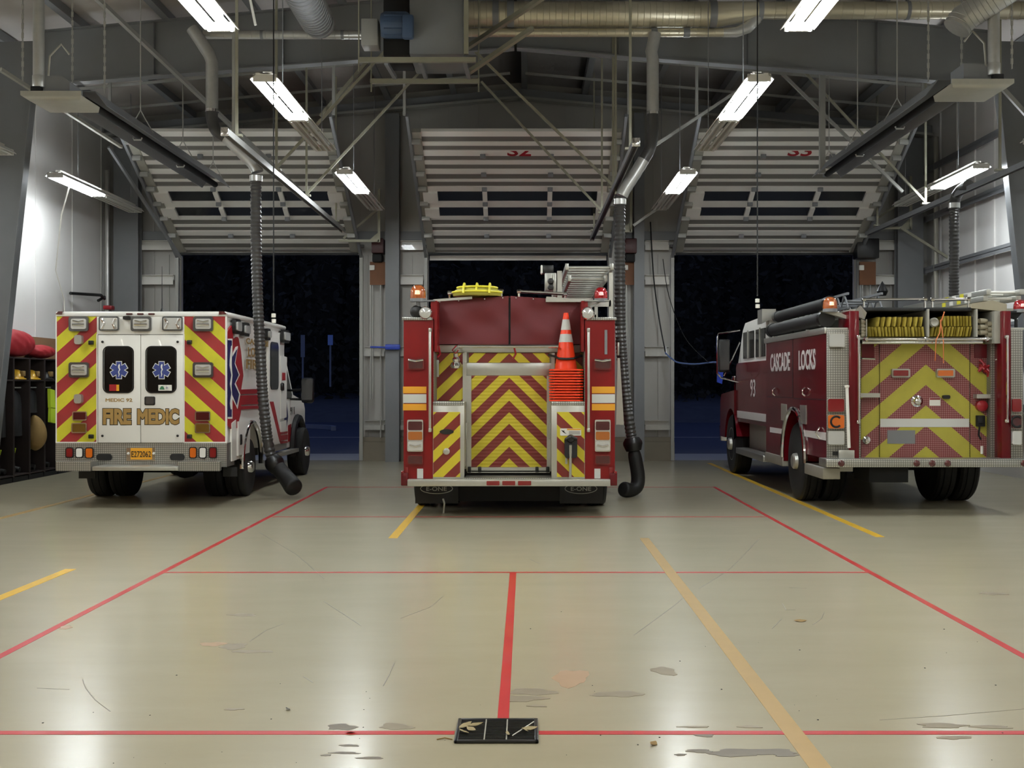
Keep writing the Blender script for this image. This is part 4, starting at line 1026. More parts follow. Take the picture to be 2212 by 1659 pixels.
m = MB(); m.bar(W(1180, 644, DC-.06), W(1262, 650, DC-.06), .05, .03); m.build('bed_edge_rail', M['alu'], eng)
# top caps on the side bodies
for a, b in ((868, 934), (1267, 1332)):
    m = MB(); m.box(X_(a, DE), X_(b, DE), DE-.01, 18.4, ze(692), ze(686), .004); m.build('top_cap', M['tread'], eng)
# folding rails on top
for (a, y0), (b, y1) in (((971, 633), (1083, 629)), ((1121, 630), (1221, 635))):
    m = MB(); p, q = W(a, y0, DC+.05), W(b, y1, DC+.05); m.cyl(p, q, .02, 10)
    for c in (p, q): m.cyl(c, (c.x, c.y, Z_(646, DC)), .014, 8); m.lathe([(.005, -.03), (.028, -.02), (.028, .02), (.005, .03)], c, 'X', 10)
    m.build('grab_rail', M['chrome'], eng)
# beacons and spot lights
def beacon(px, py0, py1, w, d, mt, glow, parent, nm='beacon'):
    c = W(px, py1, d); r = w/2*d/F; h = (py1-py0)*d/F
    m = MB(); m.lathe([(r*1.02, -.02), (r*1.02, .02), (r*.8, .02)], c, n=20); b = m.build(nm, M['steel'], parent)
    m = MB(); m.lathe([(r, .02), (r*1.03, h*.25), (r*.98, h*.62), (r*.78, h*.86), (r*.4, h*.98), (.001, h)], c, n=24); m.build('dome', mt, b)
    m = MB(); m.lathe([(.001, h*.3), (r*.4, h*.35), (r*.35, h*.6), (.001, h*.66)], c-V((0, r*.75, 0)), n=10); m.build('bulb', glow, b)
    return b
M['dome_amber'] = mat('amber_dome', (214, 120, 62), .12, trans=.55, coat=.5)
M['dome_red'] = mat('red_dome', (190, 26, 34), .12, trans=.5, coat=.5)
beacon(903, 616, 649, 33, DE+.06, M['dome_amber'], M['glow_amber'], eng)
beacon(1298, 621, 649, 28, DE+.06, M['dome_red'], M['glow_red'], eng)
m = MB(); m.bar(W(886, 650.5, DE+.05), W(940, 650.5, DE+.05), .12, .016); m.cyl(W(903, 651, DE+.06), W(905, 684, DE+.06), .025, 8); m.build('beacon_bracket', M['steel'], eng)
m = MB(); m.bar(W(1262, 650.5, DE+.05), W(1316, 650.5, DE+.05), .12, .016); m.cyl(W(1298, 651, DE+.06), W(1275, 665, DE+.04), .012, 8); m.build('beacon_bracket', M['steel_lt'], eng)
for px, py, r in ((919, 676, 13.5), (1270, 677, 13.5)):
    c = W(px, py, DE-.05); R = r*DE/F
    m = MB(); m.lathe([(R*.5, .16), (R*.8, .14), (R, .06), (R*1.02, 0), (R*.9, -.012)], c, 'Y', 24); b = m.build('spot_light', M['chrome'], eng)
    m = MB(); m.lathe([(R*.88, -.01), (R*.6, -.022), (.001, -.028)], c, 'Y', 24); m.build('lens', M['clear_lens'], b)
    m = MB(); m.cyl(c+V((0, .1, -R*.9)), (c.x, c.y+.12, ze(690)), .015, 8); m.build('stem', M['dark'], b)
m = MB(); c = W(900, 674, DE+.05); m.lathe([(.02, .08), (.075, .05), (.08, 0), (.06, -.03), (.001, -.04)], c, 'Y', 18); m.build('speaker', M['black_pl'], eng)
# hand rails up the columns
for x in (928.5, 1271.5):
    m = MB(); m.pbox(x-3, 710, x+3, 933, DE-.09, .035, .012)
    for y in (713, 930): m.pbox(x-3.2, y-4, x+3.2, y+4, DE-.1, .1, .006)
    m.build('hand_rail', M['alu'], eng)
# column sheeting and lights
for a, b in ((870.5, 921), (1278.5, 1328.5)):
    for y0, y1, c in ((835.5, 850, 'yel_refl'), (852, 871, 'white_refl'), (873, 887, 'yel_refl')):
        m = MB(); m.pbox(a, y0, b, y1, DE+.012, .02); m.build('reflective_band', M[c], eng)
for a, b in ((880, 916), (1283, 1321)):
    lamp(eng, 'marker_light', a, 775, b, 799, DE, M['dk_red_lens'], M['red_lens'], 4, .06, inner=3)
    m = MB(); m.tube([W(a+2, 777.5, DE-.06), W((a+b)/2, 780, DE-.075), W(b-2, 777.5, DE-.06)], .016, 8); m.build('light_guard', M['chrome'], eng)
for a, b in ((879.5, 914), (1285, 1319)):
    m = MB(); m.prr(a, 907, b, 976, DE-.03, .035, 3); tl = m.build('tail_light_cluster', M['chrome'], eng)
    for y0, y1, c in ((911, 930, 'dk_red_lens'), (933, 951, 'dk_amber_lens'), (954, 973, 'clear_lens')):
        m = MB(); m.prr(a+2, y0, b-2, y1, DE-.05, .03, 3); m.build('lens', M[c] if c != 'dk_amber_lens' else mat('amber_tail_lens', (164, 92, 28), .2, coat=.6), tl)
        if c == 'clear_lens': m = MB(); m.tube([W(a+5, 962, DE-.052), W((a+b)/2, 965, DE-.06), W(b-5, 962, DE-.052)], .012, 6); m.build('reflector', M['chrome'], tl)
    lamp(eng, 'marker_light', a, 983, b, 1004, DE, M['dk_red_lens'], M['red_lens'], 3, .05)
for a in (901, 1284): m = MB(); m.pbox(a, 1013, a+13, 1034, DE+.008, .02); m.build('reflector_plate', M['white_refl'], eng)
for a in (874, 1316): m = MB(); m.pbox(a, 1010, a+8, 1027, DE-.0, .03, .004); m.build('side_reflector', M['red_lens'], eng)
for a, b in ((1306, 1313), (1306, 1313)): pass
m = MB(); m.pbox(1306, 713, 1312, 766, DE+.012, .02); m.build('vent_strip', M['steel'], eng)
# lower compartments with chevron doors
for a, b, md, fa, fb in ((935, 1003, '/', 935, 995), (1191, 1263.5, '\\', 1202, 1263.5)):
    m = MB(); m.box(X_(a, DE), X_(b, DE), DE+.04, DI, .6, ze(869)); m.build('compartment', M['alu_dull'], eng)
    m = MB(); m.pbox(a, 868, b, 876, DE+.0, .06, .003); m.build('ledge_trim', M['tread'], eng)
    m = MB(); m.pbox(a, 875, b, 1035, DE+.012, .03, .003); cdr = m.build('compartment_door', M['alu'], eng)
    mt = stripes('compartment_chevron'+('_left' if md == '/' else '_right'), (120, 20, 14), (214, 196, 40), 51.5/KE, .97, md, X_(fa if md == '/' else fb, DE)-ex, ze(924 if md == '/' else 924.5))
    m = MB(); m.pbox(fa+1, 890.5, fb-1, 1031, DE, .014); m.build('chevron_panel', mt, cdr)
    if md == '/':
        m = MB(); c = W(965, 933, DE-.002); m.prism([c+V((.086*math.cos(k/20*6.283), 0, .031*math.sin(k/20*6.283))) for k in range(20)], (0, -.01, 0)); m.build('oval_badge', M['black_pl'], cdr)
        m = MB(); c = W(964.5, 975.5, DE-.002); m.lathe([(.04, .004), (.04, -.02), (.022, -.025), (.02, -.05), (.001, -.052)], c, 'Y', 14); m.build('door_lock', M['alu'], cdr)
    else:
        m = MB(); m.prr(1210, 926, 1255.5, 941.5, DE-.006, .006, 2); wl_ = m.build('warning_label', M['label_w'], cdr)
        m = MB(); m.pbox(1225, 926.6, 1255, 929.6, DE-.008, .003); m.build('label_band', M['yel_refl'], wl_)
        m = MB(); m.ppoly([(1212, 929), (1217, 931), (1219, 929.5), (1218.5, 933), (1224, 938), (1219, 936), (1215, 933)], DE-.009, .003)
        for y in (932.5, 935, 937.5): m.pbox(1229, y, 1253, y+.8, DE-.008, .003)
        m.build('label_print', M['dark'], wl_)
        m = MB(); m.prr(1220, 947, 1247, 990, DE-.12, .12, 5); cl = m.build('hose_clamp_tool', M['dark'], cdr)
        m = MB(); m.tube([W(1222, 950, DE-.13), W(1233, 944, DE-.15), W(1246, 949, DE-.13)], .02, 8); m.lathe([(.02, .02), (.05, 0), (.04, -.03), (.001, -.04)], W(1233, 948, DE-.12), 'Y', 14); m.build('tool_handle', M['black_pl'], cl)
        m = MB(); m.tube([W(1232.5, 962, DE-.14), W(1232, 1033, DE-.06)], .016, 8); m.build('tool_bar', M['alu_dull'], cl)
        m = MB(); m.pbox(1221, 990, 1226, 1003, DE-.06, .03, .004); m.build('tool_foot', M['alu_dull'], cl)
# roll-up door, frame and bulkhead trim
xc = X_(1100, DI)-ex; KI = F/DI
def zi(py): return Z_(py, DI)
chv = stripes('rollup_chevron', (120, 20, 14), (214, 196, 40), 51.5/KE, .97, 'chev', xc, zi(841), slats=.043)
m = MB(); m.box(X_(1018.5, DI), X_(1181, DI), DI-.03, DI+.01, zi(1010), zi(812)); rd = m.build('roll_up_door', chv, eng)
m = MB(); m.box(X_(1011, DI), X_(1186, DI), DI-.09, DI-.01, zi(1016), zi(1009)); m.box(X_(1010, DI), X_(1187, DI), DI-.1, DI-.06, zi(1020.5), zi(1018.5)); m.build('lift_bar', M['alu'], rd)
for x in (1014, 1036, 1160, 1183): m = MB(); m.pbox(x-3.5, 1009, x+3.5, 1021, DI-.12, .06, .006); m.build('lift_bar_clip', M['black_pl'], rd)
m = MB(); m.box(X_(1008, DI), X_(1018.5, DI), DI-.06, DI+.0, zi(1018), zi(812)); m.box(X_(1181, DI), X_(1191, DI), DI-.06, DI, zi(1018), zi(812)); m.box(X_(1006, DI), X_(1192, DI), DI-.03, DI, zi(812), zi(784), .01); m.build('roll_up_frame', M['alu'], eng)
m = MB(); m.box(X_(1003, DI), X_(1009, DI), DI-.07, DI, zi(784), zi(762)); m.build('bulkhead_post', M['alu'], eng)
chu = stripes('upper_chevron', (120, 20, 14), (214, 196, 40), 51.5/KE, .97, 'chev', xc, zi(789.3))
m = MB(); m.box(X_(1013, DI), X_(1187, DI), DI-.03, DI, zi(784), zi(763)); m.build('chevron_strip', chu, eng)
chl = stripes('left_chevron', (120, 20, 14), (214, 196, 40), 51.5/KE, .97, 'chev', xc, zi(789.3))
m = MB(); m.box(X_(942, DI), X_(1001, DI), DI-.03, DI, zi(866), zi(763)); m.build('chevron_panel', chl, eng)
m = MB(); m.box(X_(1192, DI), X_(1258, DI), DI-.03, DI, zi(866), zi(763)); m.build('chevron_panel', chl, eng)
for a, b in ((1000, 1008), (1191, 1198)): m = MB(); m.box(X_(a, DI), X_(b, DI), DI-.05, DI, zi(868), zi(763)); m.build('bulkhead_post', M['alu'], eng)
m = MB(); m.box(X_(941, DI), X_(1258, DI), DI-.06, DI, zi(762), zi(746), .005); m.build('bulkhead_header', M['alu_dull'], eng)
m = MB(); m.cyl(W(990, 748.5, DE+.12), W(1206, 748.5, DE+.12), .022, 12)
for x in (992, 1098, 1204): m.cyl(W(x, 748.5, DE+.12), W(x, 750, DI-.05), .014, 8)
m.build('cross_rail', M['chrome'], eng)
m = MB(); m.tube([W(986, 747, DE+.2), W(977, 757, DE+.22), W(984, 764, DE+.24), W(990, 757, DE+.22)], .008, 6); m.build('nozzle_cord', M['decal_red'], eng)
m = MB(); c = W(985, 782, DE+.3); m.lathe([(.06, -.08), (.075, -.05), (.06, -.01), (.04, .0), (.05, .03), (.03, .06), (.035, .1)], c, n=16); m.build('nozzle', M['chrome'], eng)
for a, b in ((947, 772), (1110, 776)):
    m = MB(); m.tube([W(a, 748, DE+.3), W(a+4, 765, DE+.32), W(a-2, b, DE+.3)], .012, 6); m.build('tie_cord', M['decal_red'], eng)
m = MB(); m.pbox(942, 778, 948, 815, DE+.38, .05, .01); m.build('bulkhead_latch', M['alu_dull'], eng)
for x in (1007, 1188): m = MB(); m.pbox(x-2.5, 914, x+2.5, 950, DE+.2, .05, .008); m.build('step_latch', M['alu_dull'], eng)
# step and tailboard
m = MB(); m.box(X_(1003, DE), X_(1191, DE), DE-.02, DI, .48, ze(1037)); m.build('step', M['tread'], eng)
m = MB(); m.box(X_(880, DE-.12), X_(1318.5, DE-.12), DE-.12, DE+.05, Z_(1051, DE-.12), Z_(1036.5, DE-.12), .006); tb = m.build('tailboard', M['alu'], eng)
for a, b in ((1051, 1079), (1085, 1113), (1119, 1147.5)): m = MB(); m.prr(a, 1039.5, b, 1049, DE-.14, .03, 1.5); m.build('marker_light', M['red_lens'], tb)
for a, b in ((866, 881), (1318, 1333.5)):
    m = MB(); m.pbox(a, 1022, b, 1050, DE-.03, .3, .01); m.build('corner_bumper', M['red_dk'], eng)
    m = MB(); m.pbox(a+(0 if a < 900 else 8), 1018, a+7+(0 if a < 900 else 8), 1024, DE-.04, .1, .01); m.build('side_marker', M['red_lens'], eng)
# grey air-line post and chute on the right side
m = MB(); m.ppoly([(1334, 774), (1339, 774), (1348, 918), (1330.5, 918)], DE+.9, .05); m.build('side_step', M['alu'], eng)
m = MB(); m.pbox(1333, 740, 1338, 768, DE+.6, .05, .01); m.build('side_handle', M['alu'], eng)
# mud flaps with maker's ovals, tyres, chassis
for a, b, c in ((897, 990, 943), (1209, 1303, 1255)):
    m = MB(); m.pbox(a, 1050, b, 1088, DE+.55, .02); mf = m.build('mud_flap', M['black'], eng)
    cc = W(c, 1056, DE+.54); m = MB(); m.tube([cc+V((.2*math.cos(k/28*6.283), 0, .062*math.sin(k/28*6.283))) for k in range(28)], .005, 6, closed=True); m.build('oval_logo', M['steel_lt'], mf)
    ptext('logo_lettering', 'E-ONE', c-22, 1052, c+22, 1061, DE+.545, M['steel_lt'], mf, .003, offset=.01)
m = MB(); m.box(X_(905, DE), X_(1300, DE), DE+.6, DE+.75, .14, ze(1046)); m.box(-1.0, .62, DI+.05, 22.3, .45, .85); m.box(-.9, .5, YEW-.1, YEW+.1, .42, .66, .05); m.build('chassis', M['dark'], eng)  # first box is a black sheet added as the shadow underneath
m = MB(); m.tube([W(957, 1078, DE+.5), W(960, 1088, DE+.48), W(958, 1112, DE+.46)], .012, 6); m.build('drain_hose', M['alu_dull'], eng)
for x0, x1, o, rm in ((XE0+.03, XE0+.31, -1, 'alu'), (XE0+.34, XE0+.62, -1, 'dark'), (XE1-.31, XE1-.03, 1, 'alu'), (XE1-.62, XE1-.34, 1, 'dark')):
    wheel(eng, x0, x1, YEW, .52, M[rm], o)
for x0, x1, o in ((XE0+.03, XE0+.33, -1), (XE1-.33, XE1-.03, 1)): wheel(eng, x0, x1, 20.9, .52, M['alu'], o)
# pump panel and cab (hidden from straight behind)
m = MB(); m.box(XE0+.03, XE1-.03, 18.42, 19.2, .5, ze(700)); m.build('pump_panel', M['tread'], eng)
cutf = [p for p in arch_pts(20.9, .62, .54, 0, 180) if p[1] > .5]
m = MB(); m.yz([(19.25, .5), (19.25, 2.55), (19.4, 2.66), (22.4, 2.66), (22.75, 2.5), (22.85, 1.5), (22.85, .5), (21.54, .5)]+cutf+[(20.26, .5)], XE0+.03, XE1-XE0-.06); cabE = m.build('cab', M['red'], eng)
for x in (XE0+.018, XE1-.03):
    for a, b in ((19.5, 20.6), (20.9, 22.5)): m = MB(); m.box(x, x+.012, a, b, 1.6, 2.35); m.build('side_window', M['black_gl'], cabE)
m = MB(); m.prism([V((XE0+.2, 22.86, 1.5)), V((XE1-.2, 22.86, 1.5)), V((XE1-.2, 22.78, 2.45)), V((XE0+.2, 22.78, 2.45))], (0, .012, 0)); m.build('windscreen', M['black_gl'], cabE)
m = MB(); m.box(XE0, XE1, 22.86, 23.2, .5, .85, .03); m.build('front_bumper', M['chrome'], cabE)
# ladder rack frame over the right side
m = MB()
for y in (DE+.5, DE+3.6):
    m = MB(); m.bar((.42, y, ze(648)), (.42, y, 3.02), .06); m.bar((.36, y, ze(650)), (1.06, y, ze(650)), .05, .08); m.bar((1.06, y, ze(692)), (1.06, y, 3.0), .05); m.build('rack_frame', M['alu'], eng)
m = MB(); m.box(X_(1180, DE), X_(1284, DE), DE+.3, DE+.4, ze(649), ze(641)); rk = m.build('rack_beam', M['alu'], eng)
m = MB(); m.pbox(1177, 590, 1196, 628, DE+.55, .3, .01); m.pbox(1195, 590, 1202, 640, DE+.5, .12, .006); m.pbox(1205, 592, 1211, 632, DE+.5, .12, .006); m.build('rack_actuator', M['alu'], rk)
for y in (608, 621): m = MB(); m.lathe([(.035, .02), (.04, 0), (.03, -.04), (.001, -.045)], W(1189.5, y, DE+.5), 'Y', 14); m.build('rack_knob', M['black_pl'], rk)
m = MB(); m.pbox(1171, 573, 1196, 590, DE+.7, .2, .01); fl_ = m.build('flood_light', M['black_pl'], eng)
m = MB(); m.pbox(1168, 573, 1172, 591, DE+.68, .2, .008); m.build('lens', M['label_w'], fl_)
# ladder lying flat in the rack (lifts off: a thing of its own)
def ladder(y0, y1, x0, x1, z, n, label, mt='alu', dz=.0, hh=.08):
    t = thing('ladder', label, 'ladder', ((x0+x1)/2, y0, z))
    for x in (x0, x1): m = MB(); m.box(x-.02, x+.02, y0, y1, z, z+hh, .005); m.build('side_rail', M[mt], t)
    for k in range(n):
        y = y0+.12+(y1-y0-.24)*k/(n-1); m = MB(); m.cyl((x0+.02, y, z+hh/2), (x1-.02, y, z+hh/2), .019, 10); m.build('rung', M[mt], t)
    return t
ladder(DE+.35, DE+5.0, X_(1225, DE+.35), X_(1322, DE+.35), 3.02, 14, 'aluminium ladder lying flat in the rack on top of the middle engine')
ladder(DE+.6, DE+4.6, X_(1232, DE+.35), X_(1312, DE+.35), 2.9, 12, 'narrower ladder nested right under the flat aluminium ladder')
# yellow wire strainer on the hose bed
t = thing('float_strainer', 'yellow wire framed dome lying on top of the middle engine hose bed', 'strainer', W(1030, 643, DE+.5))
c = W(1031, 641, DE+.5); R = 54*(DE+.5)/F; hz = 23*(DE+.5)/F
m = MB(); m.lathe([(R*.96, 0), (R, .03), (R*.9, hz*.55), (R*.66, hz*.82), (.001, hz*.86)], c, n=24); m.build('float', mat('strainer_float', (168, 160, 62), .6), t)
for q in (-.34, 0, .34):
    m = MB(); m.tube([c+V((q*R*1.5, -R*.95*math.cos(a), hz*1.05*math.sin(a)+.02)) for a in [k/12*math.pi for k in range(13)]], .014, 8); m.build('wire_rib', M['yellow'], t)
for zz, rr in ((.35, 1.0), (.8, .8)):
    m = MB(); m.tube([c+V((R*rr*math.cos(k/24*6.283), R*rr*math.sin(k/24*6.283), hz*zz)) for k in range(24)], .013, 8, closed=True); m.build('wire_ring', M['yellow'], t)
# traffic cones stacked on the right ledge
def cone_mesh():
    m = MB(); n = 28; s = .205
    ro = .14
    def ring(z, r): return [m.v((r*math.cos(2*math.pi*k/n), r*math.sin(2*math.pi*k/n), z)) for k in range(n)]
    prof = [(.02, ro+.006), (.03, ro-.003), (.71, .028)]
    def sq(z):
        out = []
        for k in range(n):
            a = 2*math.pi*k/n; c, q = math.cos(a), math.sin(a); e = s/max(abs(c), abs(q)); out.append(m.v((c*min(e, s*1.33), q*min(e, s*1.33), z)))
        return out
    r0 = [ring(z, r) for z, r in prof]; b0, b1 = sq(.0), sq(.02); h0 = ring(.0, ro+.004)
    def strip(a, b):
        for k in range(n): m.f([a[k], a[(k+1) % n], b[(k+1) % n], b[k]])
    strip(h0, b0); strip(b0, b1); strip(b1, r0[0]); strip(r0[0], r0[1]); strip(r0[1], r0[2]); m.f(r0[2])
    return m
def cone_collar(z0, z1):
    m = MB(); n = 28; f = lambda z: .14+(.028-.14)*(z-.012)/.698+.0016
    rr = [[m.v((r*math.cos(2*math.pi*k/n), r*math.sin(2*math.pi*k/n), z)) for k in range(n)] for r, z in ((f(z0)-.0012, z0), (f(z0), z0), (f(z1), z1), (f(z1)-.0012, z1))]
    for a, b in zip(rr, rr[1:]):
        for k in range(n): m.f([a[k], a[(k+1) % n], b[(k+1) % n], b[k]])
    return m
cx_, cy_, cz_ = X_(1222.5, DE+.232), DE+.232, Z_(868.5, DE+.02)+.005
N = 12; tiny = [0, .0012, -.0008, .0014, -.001, .0006, -.0012, -.0014, .001, -.0013, -.0004, .0008]
src = None
for i in range(N):
    z = cz_+.002+i*.0335; top = i == N-1
    lb = 'uppermost orange traffic cone, its white banded body showing, on the middle engine' if top else None
    t = thing('traffic_cone', lb or ('lowest cone of the orange stack, resting on the ledge' if i == 0 else f'orange cone base in the stack, {["second","third","fourth","fifth","sixth","seventh","eighth","ninth","tenth","eleventh"][i-1]} from the bottom'), 'traffic cone', (cx_+tiny[i]*.6, cy_+tiny[(i*5) % 12]*.5, z), 'orange cones stacked on the engine')
    t.rotation_euler.z = tiny[(i*7) % 12]*18
    L0 = LOC[t.name]
    if src is None:
        LOC[t.name] = V((0, 0, 0)); src = cone_mesh().build('cone_body', M['orange'], t); LOC[t.name] = L0; prev = t
        cs = []
        LOC[t.name] = V((0, 0, 0))
        for a, b in ((.50, .63), (.35, .45)): cs.append(cone_collar(a, b).build('reflective_collar', M['collar'], t))
    else:
        for s_ in [src]+cs: c = s_.copy(); COL.objects.link(c); c.parent = t
m = MB(); zz = Z_(772, DE+.27); m.tube([(X_(1186, DE+.2), DE+.42, zz+.03), (cx_-.145, cy_-.03, zz+.01), (cx_-.09, cy_-.12, zz-.02), (cx_, cy_-.15, zz-.026), (cx_+.09, cy_-.12, zz-.02), (cx_+.145, cy_-.03, zz+.0), (X_(1258, DE+.2), DE+.42, zz+.02)], .014, 8)
tag(m.build('rubber_strap', M['black']), 'black rubber strap stretched across the cone stack on the middle engine', 'strap')
# ================================================================ right fire engine (older, diamond plate rear)
DTk = 14.6; KT = F/DTk
trk = thing('fire_engine', 'older red fire engine with CASCADE LOCKS on its side and yellow hose loads, right bay', 'fire engine', (4.97, 18.4, 0))
tx = LOC[trk.name].x
zk = lambda py: Z_(py, DTk)
XT0, XT1 = X_(1786, DTk), X_(2210, DTk)
def ST(px, py, x=XT0):
    d = x*F/(px-CX); return d, Z_(py, d)
YT1 = ST(1655, 700)[0]          # front end of the body
YTW = ST(1712, 1000)[0]-.1     # rear axle
YTF = 21.35                     # front axle
cut = [p for p in reversed(arch_pts(YTW, .66, .58, 180, 0)) if p[1] > .5]
zsd = zk(714)
m = MB()
pol = [(DTk+.02, zk(992)), (DTk+.02, zsd), (YT1, zsd), (YT1, .5), (YTW+.66, .5)]+cut+[(YTW-.66, .5), (YTW-.66, zk(992))]
m.yz(pol, XT0, X_(1838, DTk)-XT0); m.build('side_body', M['red_dk'], trk)
m = MB(); m.yz(pol, X_(2184, DTk), XT1-X_(2184, DTk)); m.build('side_body', M['red_dk'], trk)
DJ = DTk+.35; KJ = F/DJ
m = MB(); m.box(X_(1838, DTk)-.003, X_(2184, DTk)+.003, DJ, YT1, .6, zk(742)); m.build('rear_bulkhead', M['tread_dk'], trk)
# rear plate panels and columns
for a, b in ((1786, 1834), (2184, 2210)):
    m = MB(); m.pbox(a, 713, b, 992, DTk-.005, .03, .004); m.build('plate_panel', M['tread_dk'], trk)
for a, b in ((1834, 1856), (2164, 2184)):
    m = MB(); m.pbox(a, 672, b, 992, DTk-.02, .5, .01); m.build('rear_column', M['red_dk'], trk)
m = MB(); m.pbox(1856, 742, 1859, 992, DTk+.0, .35); m.build('inner_side', M['tread_dk'], trk)
m = MB(); m.pbox(2140, 742, 2164, 992, DTk+.2, .15); m.build('inner_side', M['tread_dk'], trk)
# top rail along the side and the roof corner
m = MB(); m.box(XT0-.02, XT0+.27, DTk+.02, YT1+.02, zsd, zsd+.035, .005); m.box(XT0-.03, XT0, DTk, YT1+.02, zsd-.04, zsd+.04, .01); m.build('top_cap', M['alu'], trk)
m = MB(); m.box(XT1-.15, XT1+.02, DTk+.02, YT1, zsd, zsd+.035, .005); m.build('top_cap', M['alu'], trk)
# tall hose bed body between the sides
zb_ = zk(728); zt_ = zk(664)
m = MB(); m.box(X_(1838, DTk), X_(1856, DTk), DTk+.03, YT1, zk(742), zk(668)); m.box(X_(2150, DTk), X_(2184, DTk), DTk+.03, YT1, zk(742), zk(672)); m.box(X_(1866, DTk), X_(2150, DTk), YT1-.1, YT1, zk(742), zk(668)); m.build('hose_bed_wall', M['alu_dull'], trk)
m = MB(); m.box(X_(1862, DTk), X_(2150, DTk), DTk+.1, YT1, zk(733), zk(729)); m.build('hose_bed_floor', M['alu_dull'], trk)
m = MB(); m.box(X_(1862, DTk), X_(2003, DTk), DTk+.12, YT1, zk(671), zk(663), .01); m.box(X_(2008, DTk), X_(2108, DTk), DTk+.12, YT1, zk(671), zk(663), .01); m.build('hose_bed_cover', M['black'], trk)
m = MB(); m.prism([V((X_(2105, DTk), DTk+.1, zk(665))), V((X_(2182, DTk), DTk+.1, zk(673))), V((X_(2182, DTk), DTk+.1, zk(656))), V((X_(2150, DTk), DTk+.1, zk(648))), V((X_(2105, DTk), DTk+.1, zk(655)))], (0, 3.0, 0)); m.build('soft_cover', M['hose_t'], trk)
for x in (2005.5, 2110): m = MB(); m.pbox(x-2, 668, x+2, 728, DTk+.08, 2.6); m.build('bed_divider', M['alu_dull'], trk)
m = MB(); m.pbox(1871, 690, 1873, 728, DTk+.1, .2); m.build('bed_divider', M['alu'], trk)
m = MB(); m.prism([V((X_(1838, DTk), DTk, zk(680))), V((X_(1858, DTk), DTk-.01, zk(660))), V((X_(1872, DTk), DTk-.01, zk(676))), V((X_(1868, DTk), DTk, zk(690)))], (0, .12, 0)); m.build('corner_casting', M['chrome'], trk)
# chevron sheeting
def tv(nm, a, b, y0, y1, d, mt, t=.02, par=trk): m = MB(); m.pbox(a, y0, b, y1, d, t); return m.build(nm, mt, par)
TR, TY = (112, 28, 34), (182, 174, 62)
ct = stripes('tread_chevron', TR, TY, 88/KJ, .854, 'chev', X_(1998, DJ)-tx, Z_(788, DJ), .5, tread=1)
tv('chevron_panel', 1860, 1899, 742, 991, DJ-.02, ct); cdT = tv('chevron_door', 1901, 2094, 742, 991, DJ-.035, ct, .03)
tv('chevron_panel', 2096, 2145, 742, 991, DJ-.02, ct)
tv('white_band', 1901.5, 2093.5, 905, 923, DJ-.042, M['white_refl'], .006, cdT)
for a, b, c in ((1927, 1966, 'red_lens'), (2024, 2063, 'amber_lens')):
    lamp(trk, 'warning_light', a, 797, b, 816, DJ-.035, M[c], M['alu'], 3, .09, inner=3.5)
c = W(1980, 867, DJ-.04); m = MB(); m.lathe([(.075, .005), (.075, -.015), (.05, -.03), (.045, -.06), (.03, -.075), (.001, -.08)], c, 'Y', 20); m.build('knob', M['chrome'], cdT)
lbl = tv('warning_label', 2008, 2031.5, 860, 877, DJ-.042, M['label_w'], .005, cdT); m = MB(); m.pbox(2008.5, 860.5, 2031, 864, DJ-.045, .003); m.build('label_band', M['red_lens'], lbl)
m = MB(); m.prr(2038, 854, 2053, 862, DJ-.09, .06, 3); m.build('door_handle', M['black_pl'], cdT)
tv('data_plate', 1917, 1977, 930, 959, DJ-.042, M['steel'], .006, cdT)
tv('shelf_edge', 1858, 1901, 850, 859, DJ-.14, M['alu'], .12); tv('shelf_edge', 2110, 2159, 852, 861, DJ-.14, M['alu'], .12)
for a, b in ((1861, 1888), (2105, 2156)): tv('recess_panel', a, b, 744, 774, DJ-.03, M['red_dk'], .02)
m = MB(); m.tube([W(1858, 772, DTk+.2), W(1862, 775, DTk+.15), W(1890, 776, DTk+.2)], .012, 6); m.build('grab_loop', M['chrome'], trk)
m = MB(); m.tube([W(2150, 778, DTk+.15), W(2162, 774, DTk+.12), W(2162, 766, DTk+.12)], .012, 6); m.build('grab_loop', M['chrome'], trk)
c = W(1871, 951, DJ-.03); m = MB(); m.lathe([(.05, .005), (.05, -.02), (.03, -.03), (.03, -.08), (.001, -.085)], c, 'Y', 16); m.build('valve_cap', M['chrome'], trk)
for py, r in ((877, .07), (0, 0)):
    if r: c = W(2119, py, DJ-.04); m = MB(); m.lathe([(r, .02), (r, -.05), (r*.6, -.07), (.001, -.075)], c, 'Y', 16); m.build('hose_outlet', M['decal_red'], trk)
m = MB(); m.pbox(2112, 898, 2129, 922, DJ-.1, .08, .01); m.pbox(2115, 900, 2126, 916, DJ-.12, .03, .01); m.tube([W(2116, 922, DJ-.08), W(2114, 940, DJ-.08), W(2119, 950, DJ-.08)], .012, 6); m.build('rope_winch', M['dark'], trk)
m = MB(); m.tube([W(2121, 964, DJ-.05), W(2121, 981, DJ-.05)], .018, 8); m.build('white_pin', M['label_w'], trk)
m = MB(); 
for q in range(6):
    r = random.Random(q); m.tube([W(2110+r.uniform(0, 30), 775+r.uniform(0, 25), DJ-.06), W(2115+r.uniform(0, 30), 785+r.uniform(0, 20), DJ-.1), W(2112+r.uniform(0, 30), 795+r.uniform(0, 20), DJ-.06)], .02, 7)
m.build('tangled_webbing', M['decal_red'], trk)
m = MB(); m.tube([W(2160, 900, DTk+.1), W(2164, 893, DTk+.05), W(2162, 920, DTk+.08)], .012, 6); m.build('grab_loop', M['chrome'], trk)
